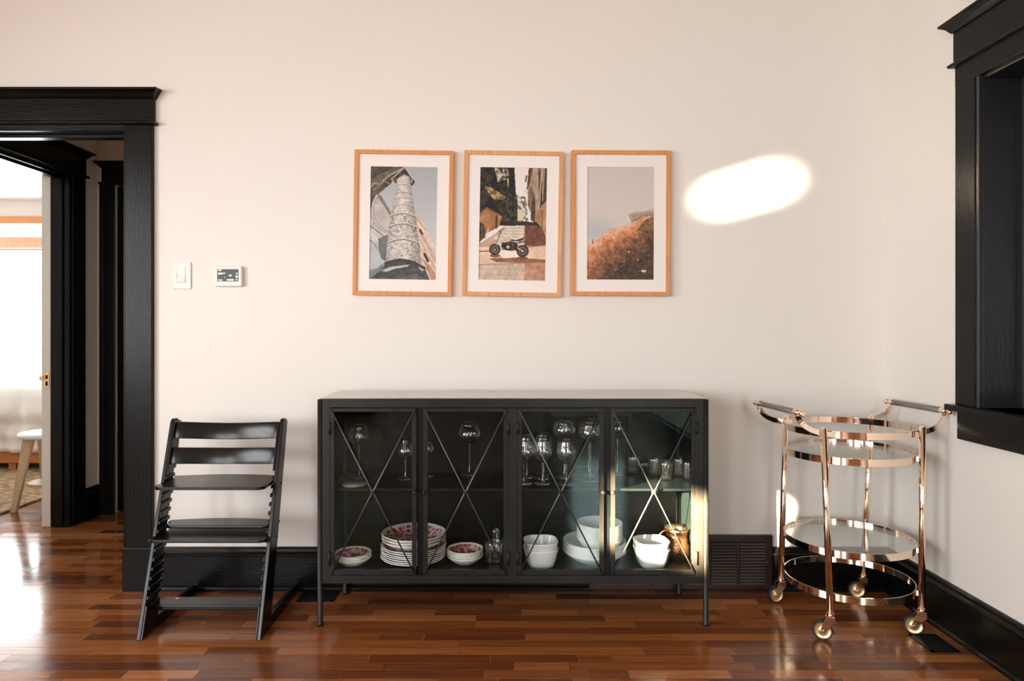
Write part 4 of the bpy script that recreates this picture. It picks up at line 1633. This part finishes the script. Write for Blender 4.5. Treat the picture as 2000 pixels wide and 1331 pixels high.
def paint_hill():
    c = Canvas(184, 735, 203, 1139)
    g = np.clip((c.Y - 203) / 620, 0, 1)[..., None]
    u = np.clip((c.X - 184) / 551, 0, 1)[..., None]
    c.a = (np.array((204, 194, 188.0)) * (1 - g) + np.array((212, 204, 198.0)) * g)
    k = np.exp(-((c.X - 260) ** 2 / 160 ** 2 + (c.Y - 735) ** 2 / 110 ** 2))[..., None]
    c.a = c.a * (1 - 0.8 * k) + np.array((178, 182, 182.0)) * 0.8 * k
    ridge = [(180, 868), (215, 838), (250, 806), (320, 770), (352, 742), (400, 726), (470, 700), (545, 668), (610, 640), (680, 612), (745, 585)]
    hm = c.mask(ridge + [(745, 1145), (180, 1145)])
    n1 = fbm(c.X.shape, 16, 5)
    n1 = (n1 - n1.mean()) / n1.std()
    # diagonal grain
    XX = (c.X * 0.86 - c.Y * 0.5)
    n2 = fbm(c.X.shape, 44, 6, 3)
    n2 = (n2 - n2.mean()) / n2.std()
    dist = c.Y - np.interp(c.X, [p[0] for p in ridge], [p[1] for p in ridge])
    t = np.clip(dist / 400 + (c.X - 184) / 551 * 0.45 * np.clip(dist / 120, 0, 1) + 0.09 * n1 - 0.08, 0, 1)
    cols = np.array([(226, 168, 130), (206, 142, 102), (158, 104, 70), (104, 74, 54), (74, 56, 46.0)])
    xs = np.array([0, 0.2, 0.5, 0.8, 1.0])
    col = np.stack([np.interp(t, xs, cols[:, i]) for i in range(3)], -1)
    col = col + (n2 * 9)[..., None]
    c.a[hm] = col[hm]
    c.poly([(524, 596), (560, 580), (640, 570), (745, 548), (745, 592), (690, 612), (620, 640), (552, 662), (540, 640)], (166, 146, 128), 9, 26)
    c.line([(530, 598), (620, 578), (740, 558)], 7, (206, 182, 158))
    c.line([(548, 660), (640, 606), (740, 600)], 7, (120, 100, 86))
    c.poly([(640, 660), (700, 618), (745, 600), (745, 690), (650, 720), (590, 735)], (120, 92, 64), 14, 30)
    c.line([(352, 742), (378, 718), (420, 714)], 8, (196, 164, 140))
    c.line([(232, 806), (238, 840)], 8, (112, 96, 88))
    rng = np.random.RandomState(4)
    for k in range(46):
        x, y = rng.uniform(200, 730), rng.uniform(800, 1130)
        if y < 1010 - (x - 184) * 0.35:
            continue
        L = rng.uniform(5, 26)
        cc = (rng.uniform(190, 224), rng.uniform(140, 175), rng.uniform(100, 130)) if x < 520 else (150, 118, 84)
        c.line([(x, y), (x + L, y - L * 0.35)], rng.uniform(2.5, 5), cc, 0.75)
    c.disc(650, 1062, 22, (214, 190, 166), 11)
    c.disc(528, 905, 7, (232, 214, 194))
    c.disc(602, 970, 6, (226, 208, 186))
    return c


def print_mesh(c, w, h, parent, y):
    """The printed sheet: a flat grid whose colours are the picture."""
    a = np.clip(c.a / 255.0, 0, 1)
    lin = np.where(a <= 0.04045, a / 12.92, ((a + 0.055) / 1.055) ** 2.4)
    n = PW * PH
    xs = np.linspace(-w / 2, w / 2, PW)
    zs = np.linspace(h / 2, -h / 2, PH)
    X, Z = np.meshgrid(xs, zs)
    co = np.stack([X.ravel(), np.full(n, y), Z.ravel()], -1)
    i = np.arange(n).reshape(PH, PW)
    f = np.stack([i[:-1, :-1].ravel(), i[1:, :-1].ravel(), i[1:, 1:].ravel(), i[:-1, 1:].ravel()], -1)
    me = bpy.data.meshes.new('print')
    me.from_pydata(co.tolist(), [], f.tolist())
    at = me.color_attributes.new('ink', 'FLOAT_COLOR', 'POINT')
    at.data.foreach_set('color', np.concatenate([lin.reshape(-1, 3), np.ones((n, 1))], -1).ravel().astype(np.float32))
    m = bpy.data.materials.get('printed_ink')
    if m is None:
        m = mat('printed_ink', (1, 1, 1), 0.5, spec=0.3)
        v = m.node_tree.nodes.new('ShaderNodeVertexColor')
        v.layer_name = 'ink'
        m.node_tree.links.new(v.outputs[0], m.node_tree.nodes['Principled BSDF'].inputs['Base Color'])
    me.materials.append(m)
    me.update()
    o = bpy.data.objects.new('print', me)
    COL.objects.link(o)
    o.parent = parent
    return o


def picture(px, py, rot, paint, wood, label):
    D = 0.028
    Y = YW - D
    t = thing('framed_print', label, 'picture', (PX(px, Y), YW, PZ(py, Y)), (0, math.radians(rot), 0), 'framed prints on the back wall')
    w, h, b = 0.437, 0.641, 0.0185
    mb = MB()
    for (x0, x1, z0, z1) in ((-w / 2, -w / 2 + b, -h / 2, h / 2), (w / 2 - b, w / 2, -h / 2, h / 2)):
        s = b if x0 < 0 else -b
        xo, xi = (x0, x1) if x0 < 0 else (x1, x0)
        mb.prism([(xo, z0), (xi, z0 + b), (xi, z1 - b), (xo, z1)], 1, -D, -0.001)
    for (z0, s) in ((-h / 2, 1), (h / 2, -1)):
        mb.prism([(-w / 2, z0), (w / 2, z0), (w / 2 - b, z0 + s * b), (-w / 2 + b, z0 + s * b)], 1, -D, -0.001)
    mb.build('frame', wood, t, bevel=0.0012, local=True)
    mb = MB()
    pw, phh = 0.294, 0.497
    x0, x1, z0, z1 = -pw / 2, pw / 2, -phh / 2, phh / 2
    X0, X1, Z0, Z1 = -w / 2 + b - 0.001, w / 2 - b + 0.001, -h / 2 + b - 0.001, h / 2 - b + 0.001
    for (a, bb, c, d) in ((X0, x0, Z0, Z1), (x1, X1, Z0, Z1), (x0, x1, Z0, z0), (x0, x1, z1, Z1)):
        mb.box(a, bb, -0.020, -0.0172, c, d)
    mb.build('mat_board', M['mat'], t, local=True)
    print_mesh(paint(), pw + 0.006, phh + 0.006, t, -0.0165)
    mb = MB().box(X0, X1, -0.016, -0.003, Z0, Z1)
    mb.build('backing_board', M['mat'], t, local=True)


picture(787.2, 435.4, 0.9, paint_column, M['oak'], 'oak framed print of a carved stone column, leftmost of three')
picture(1001.6, 437.0, 1.0, paint_street, M['oak2'], 'oak framed print of a motorbike in an alley, middle of three')
picture(1212.7, 435.8, 0.25, paint_hill, M['oak'], 'oak framed print of an orange rocky hillside, rightmost of three')

# ------------------------------------------------------------------ switch, thermostat
Y = YW - 0.006
x0, x1, z0, z1 = PX(337.5, Y), PX(373, Y), PZ(565, Y), PZ(512.5, Y)
sw = thing('light_switch', 'white rocker light switch on the wall beside the doorway', 'light switch', ((x0 + x1) / 2, YW, (z0 + z1) / 2))
mb = MB().box(x0, x1, YW - 0.007, YW - 0.0003, z0, z1)
mb.build('cover_plate', M['plastic'], sw, bevel=0.003, seg=3)
a0, a1, b0, b1 = PX(346, Y), PX(362.5, Y), PZ(552.5, Y), PZ(522.5, Y)
mb = MB()
zm = (b0 + b1) / 2
mb.prism([(YW - 0.0065, b0), (YW - 0.0125, b0 + 0.002), (YW - 0.008, zm), (YW - 0.0095, b1 - 0.002), (YW - 0.0065, b1)], 0, a0, a1)
mb.build('rocker', M['plastic'], sw, bevel=0.001)
Y = YW - 0.02
x0, x1, z0, z1 = PX(418.5, Y), PX(472.5, Y), PZ(560, Y), PZ(519.5, Y)
th = thing('thermostat', 'white wall thermostat with a dark display', 'thermostat', ((x0 + x1) / 2, YW, (z0 + z1) / 2))
mb = MB().box(x0, x1, YW - 0.022, YW - 0.0003, z0, z1)
mb.build('housing', M['plastic'], th, bevel=0.006, seg=4)
s0, s1, q0, q1 = PX(424.6, Y), PX(466, Y), PZ(550, Y), PZ(526.2, Y)
mb = MB().box(s0, s1, YW - 0.0226, YW - 0.0215, q0, q1)
scr = mb.build('display', M['screen'], th)


def U(zx):                                      # columns and rows of the close-up of the display
    return PX(320 + zx / 11.76, Y)


def V(zy):
    return PZ(500 + zy / 11.76, Y)


mb = MB()
for (a, b, c, d) in ((1255, 1325, 322, 345), (1255, 1330, 388, 428), (1332, 1352, 392, 424), (1360, 1412, 388, 408), (1255, 1350, 548, 568), (1455, 1612, 538, 568),
                     (1668, 1692, 392, 426), (1655, 1700, 456, 500), (1660, 1690, 530, 566), (1398, 1412, 494, 512)):
    mb.box(U(a), U(b), YW - 0.0230, YW - 0.0224, V(d), V(c))
mb.build('display_bar', M['lcdtext'], scr)
fc = bpy.data.curves.new('digits', 'FONT')
fc.body = '68'
fc.align_x = 'CENTER'
fc.align_y = 'CENTER'
fc.size = 0.0125
fc.extrude = 0.0002
fo = bpy.data.objects.new('digits', fc)
COL.objects.link(fo)
dg = bpy.context.evaluated_depsgraph_get()
me = bpy.data.meshes.new_from_object(fo.evaluated_get(dg))
bpy.data.objects.remove(fo)
me.materials.clear()
me.materials.append(M['lcdtext'])
o = bpy.data.objects.new('display_digits', me)
COL.objects.link(o)
o.parent = scr
o.rotation_euler = (PI / 2, 0, 0)
o.location = Vector((U(1530), YW - 0.0232, V(452))) - th.location

# ------------------------------------------------------------------ vents
vx0, vx1, vz0, vz1 = PX(1150, YW), PX(1505.5, YW), 0.004, PZ(1044, YW)
vt = thing('return_air_vent', 'large dark brown louvered air vent low on the wall', 'vent', ((vx0 + vx1) / 2, YW, 0))
yv = YW - 0.02
mb = MB()
colw, gap = 0.116, 0.012
rx1 = PX(1492.5, YW)
z0l, z1l = PZ(1140, YW), PZ(1057, YW)
cols = []
x = rx1
while x - colw > vx0 + 0.02:
    cols.append((x - colw, x))
    x -= colw + gap
lx = cols[-1][0]
mb.box(rx1, vx1, yv, YW - 0.0005, vz0, vz1)
mb.box(vx0, lx, yv, YW - 0.0005, vz0, vz1)
mb.box(lx, rx1, yv, YW - 0.0005, vz0, z0l)
mb.box(lx, rx1, yv, YW - 0.0005, z1l, vz1)
for (a, b) in zip(cols[1:], cols[:-1]):
    mb.box(a[1], b[0], yv, YW - 0.0005, z0l, z1l)
mb.build('face_plate', M['vent'], vt, bevel=0.002)
mb = MB()
n = 14
for (a, b) in cols:
    for k in range(n):
        z = z0l + (z1l - z0l) * (k + 0.5) / n
        mb.prism([(yv - 0.003, z - 0.0036), (yv - 0.0018, z - 0.0036), (yv + 0.0075, z + 0.0014), (yv + 0.0065, z + 0.0022), (yv - 0.003, z - 0.0016)], 0, a + 0.002, b - 0.002)
mb.build('louvre', mat('vent_slat_lit', (0.14, 0.115, 0.095), 0.38, metal=0.2), vt)  # paler than the face plate, light on the slats put into colour
mb = MB().box(lx - 0.004, rx1 + 0.004, YW - 0.002, YW - 0.0008, z0l - 0.004, z1l + 0.004)
mb.build('duct_shade', M['dark'], vt)  # flat black sheet painted as the shade inside the duct
for (px, py) in ((1499.5, 1099),):
    mb = MB()
    mb.lathe([(0, 0), (0.005, 0), (0.004, 0.002), (0, 0.003)], (PX(px, yv), yv, PZ(py, yv)), 12, mtx=Matrix.Rotation(PI / 2, 3, 'X'))
    mb.build('screw', M['steel'], vt)


def register(x0, x1, y0, y1, label):
    t = thing('floor_register', label, 'floor vent', ((x0 + x1) / 2, (y0 + y1) / 2, 0))
    mb = MB()
    mb.box(x0, x1, y0, y0 + 0.012, 0.0002, 0.004)
    mb.box(x0, x1, y1 - 0.012, y1, 0.0002, 0.004)
    mb.box(x0, x0 + 0.012, y0, y1, 0.0002, 0.004)
    mb.box(x1 - 0.012, x1, y0, y1, 0.0002, 0.004)
    mb.build('rim', M['irondark'], t)
    mb = MB()
    along = (x1 - x0) > (y1 - y0)
    L, q = (x1 - x0, x0) if along else (y1 - y0, y0)
    k = int(L / 0.016)
    for i in range(k):
        a = q + 0.014 + (L - 0.028) * i / k
        if along:
            mb.box(a, a + 0.005, y0 + 0.01, y1 - 0.01, 0.0002, 0.003)
        else:
            mb.box(x0 + 0.01, x1 - 0.01, a, a + 0.005, 0.0002, 0.003)
    mb.build('grille', M['irondark'], t)
    mb = MB().box(x0 + 0.008, x1 - 0.008, y0 + 0.008, y1 - 0.008, 0.0001, 0.0008)
    mb.build('well', M['dark'], t)  # flat black sheet, the shade under the grille put into colour


register(PX(585, 2.93), PX(656, 2.93), 2.885, 2.985, 'black floor vent between the chair and the cabinet leg')
register(1.525, 1.625, 2.435, 2.575, 'black floor vent beside the right baseboard near the cart')

# ------------------------------------------------------------------ bedroom
bed = thing('bed', 'low wooden bed with draped white bedding in the bedroom', 'bed', (-4.3, 6.1, 0))
bx0, bx1, by0, by1 = -5.4, -3.35, 5.5, 6.75
mb = MB()
mb.box(bx0, bx1, by0, by0 + 0.03, 0.065, 0.17)
mb.box(bx0, bx0 + 0.03, by0, by1, 0.065, 0.17)
mb.box(bx1 - 0.03, bx1, by0, by1, 0.065, 0.17)
mb.box(bx0, bx1, by1 - 0.03, by1, 0.065, 0.17)
mb.build('bed_frame', M['bedwood'], bed, bevel=0.005)
for (x, y) in ((-3.98, by0 + 0.05), (bx1 - 0.1, by0 + 0.05), (bx1 - 0.1, by1 - 0.1), (bx0 + 0.1, by1 - 0.1)):
    mb = MB().box(x - 0.03, x + 0.03, y - 0.03, y + 0.03, 0.013, 0.066)
    mb.build('leg', M['bedwood'], bed)
nx, nv = 90, 60
vs, fs = [], []
prof = [(by0 - 0.012, 0.165)] + [(by0 - 0.02 + 0.02 * math.sin(k * 1.7), 0.20 + k * 0.04) for k in range(9)] + [(by0 + 0.02, 0.575), (by0 + 0.08, 0.62), (by0 + 0.2, 0.645)] + [(by0 + 0.2 + 0.1 * k, 0.65 + 0.012 * math.sin(k)) for k in range(1, 12)]
P = len(prof)
for i in range(nx + 1):
    x = bx0 - 0.02 + (bx1 - bx0 + 0.04) * i / nx
    for k, (y, z) in enumerate(prof):
        hang = max(0, min(1, (0.62 - z) / 0.3))
        fold = (0.022 * math.sin(17 * x + 1.3 * math.sin(9 * z)) + 0.012 * math.sin(41 * x + 8 * z)) * hang
        vs.append((x, y + fold - 0.012, z + 0.012 * math.sin(6 * x + y * 9) * (1 - hang)))
for i in range(nx):
    for k in range(P - 1):
        fs.append((i * P + k, i * P + k + 1, (i + 1) * P + k + 1, (i + 1) * P + k))
o = MB().add(vs, fs, 0, True).build('duvet', M['duvet'], bed, fix=False)
sm = o.modifiers.new('thick', 'SOLIDIFY')
sm.thickness = 0.02
sm.offset = -1
mb = MB().box(bx0 + 0.03, bx1 - 0.03, by0 + 0.035, by1 - 0.03, 0.15, 0.60)
mb.build('mattress', M['duvet'], bed, bevel=0.05, seg=3)
mb = MB().box(-5.4, -3.12, 3.9, 6.7, 0.0, 0.012)
tag(mb.build('rug', M['jute'], bevel=0.004), 'woven tan jute rug under the bed', 'rug')

st = thing('stool', 'small round white topped wooden stool in the bedroom', 'stool', (-2.95, 4.42, 0))
SZ = 0.487
mb = MB()
mb.lathe([(0, SZ - 0.03), (0.155, SZ - 0.03), (0.168, SZ - 0.018), (0.168, SZ - 0.004), (0.16, SZ), (0, SZ)], (-2.95, 4.42, 0), 48)
o = mb.build('seat', M['stoolseat'], st)
for p in o.data.polygons:
    p.use_smooth = abs(p.normal.z) < 0.9
for (tx, ty, bx, by) in ((-3.035, 4.36, -3.075, 4.28), (-2.865, 4.36, -2.83, 4.29), (-2.865, 4.49, -2.82, 4.56), (-3.035, 4.49, -3.06, 4.56)):
    mb = MB()
    T, B = Vector((tx, ty, SZ - 0.03)), Vector((bx, by, 0))
    vs = []
    for (p, w) in ((B, 0.017), (T, 0.034)):
        vs += [p + Vector((sx * w, sy * 0.013, 0)) for sx, sy in ((-1, -1), (1, -1), (1, 1), (-1, 1))]
    mb.add(vs, [(3, 2, 1, 0), (4, 5, 6, 7), (0, 1, 5, 4), (1, 2, 6, 5), (2, 3, 7, 6), (3, 0, 4, 7)])
    mb.build('leg', M['stoolwood'], st, bevel=0.003)
mb = MB()
mb.lathe([(0, 0.148), (0.12, 0.148), (0.12, 0.166), (0, 0.166)], (-2.945, 4.425, 0), 32, smooth=False)
mb.build('lower_shelf', M['stoolwood'], st)

lp = thing('table_lamp', 'pale bedside lamp shade against the bright window', 'lamp', (-4.02, 7.02, 0))
mb = MB()
mb.lathe([(0, 0.0), (0.09, 0.0), (0.09, 0.02), (0.02, 0.03), (0.015, 0.45), (0, 0.45)], (-4.02, 7.02, 0), 20)
mb.build('lamp_base', M['white_paint'], lp)
mb = MB()
mb.lathe([(0.19, 0.48), (0.13, 0.82), (0.127, 0.82), (0.187, 0.48), (0.19, 0.48)], (-4.02, 7.02, 0), 32)
mb.build('lamp_shade', M['shade'], lp)
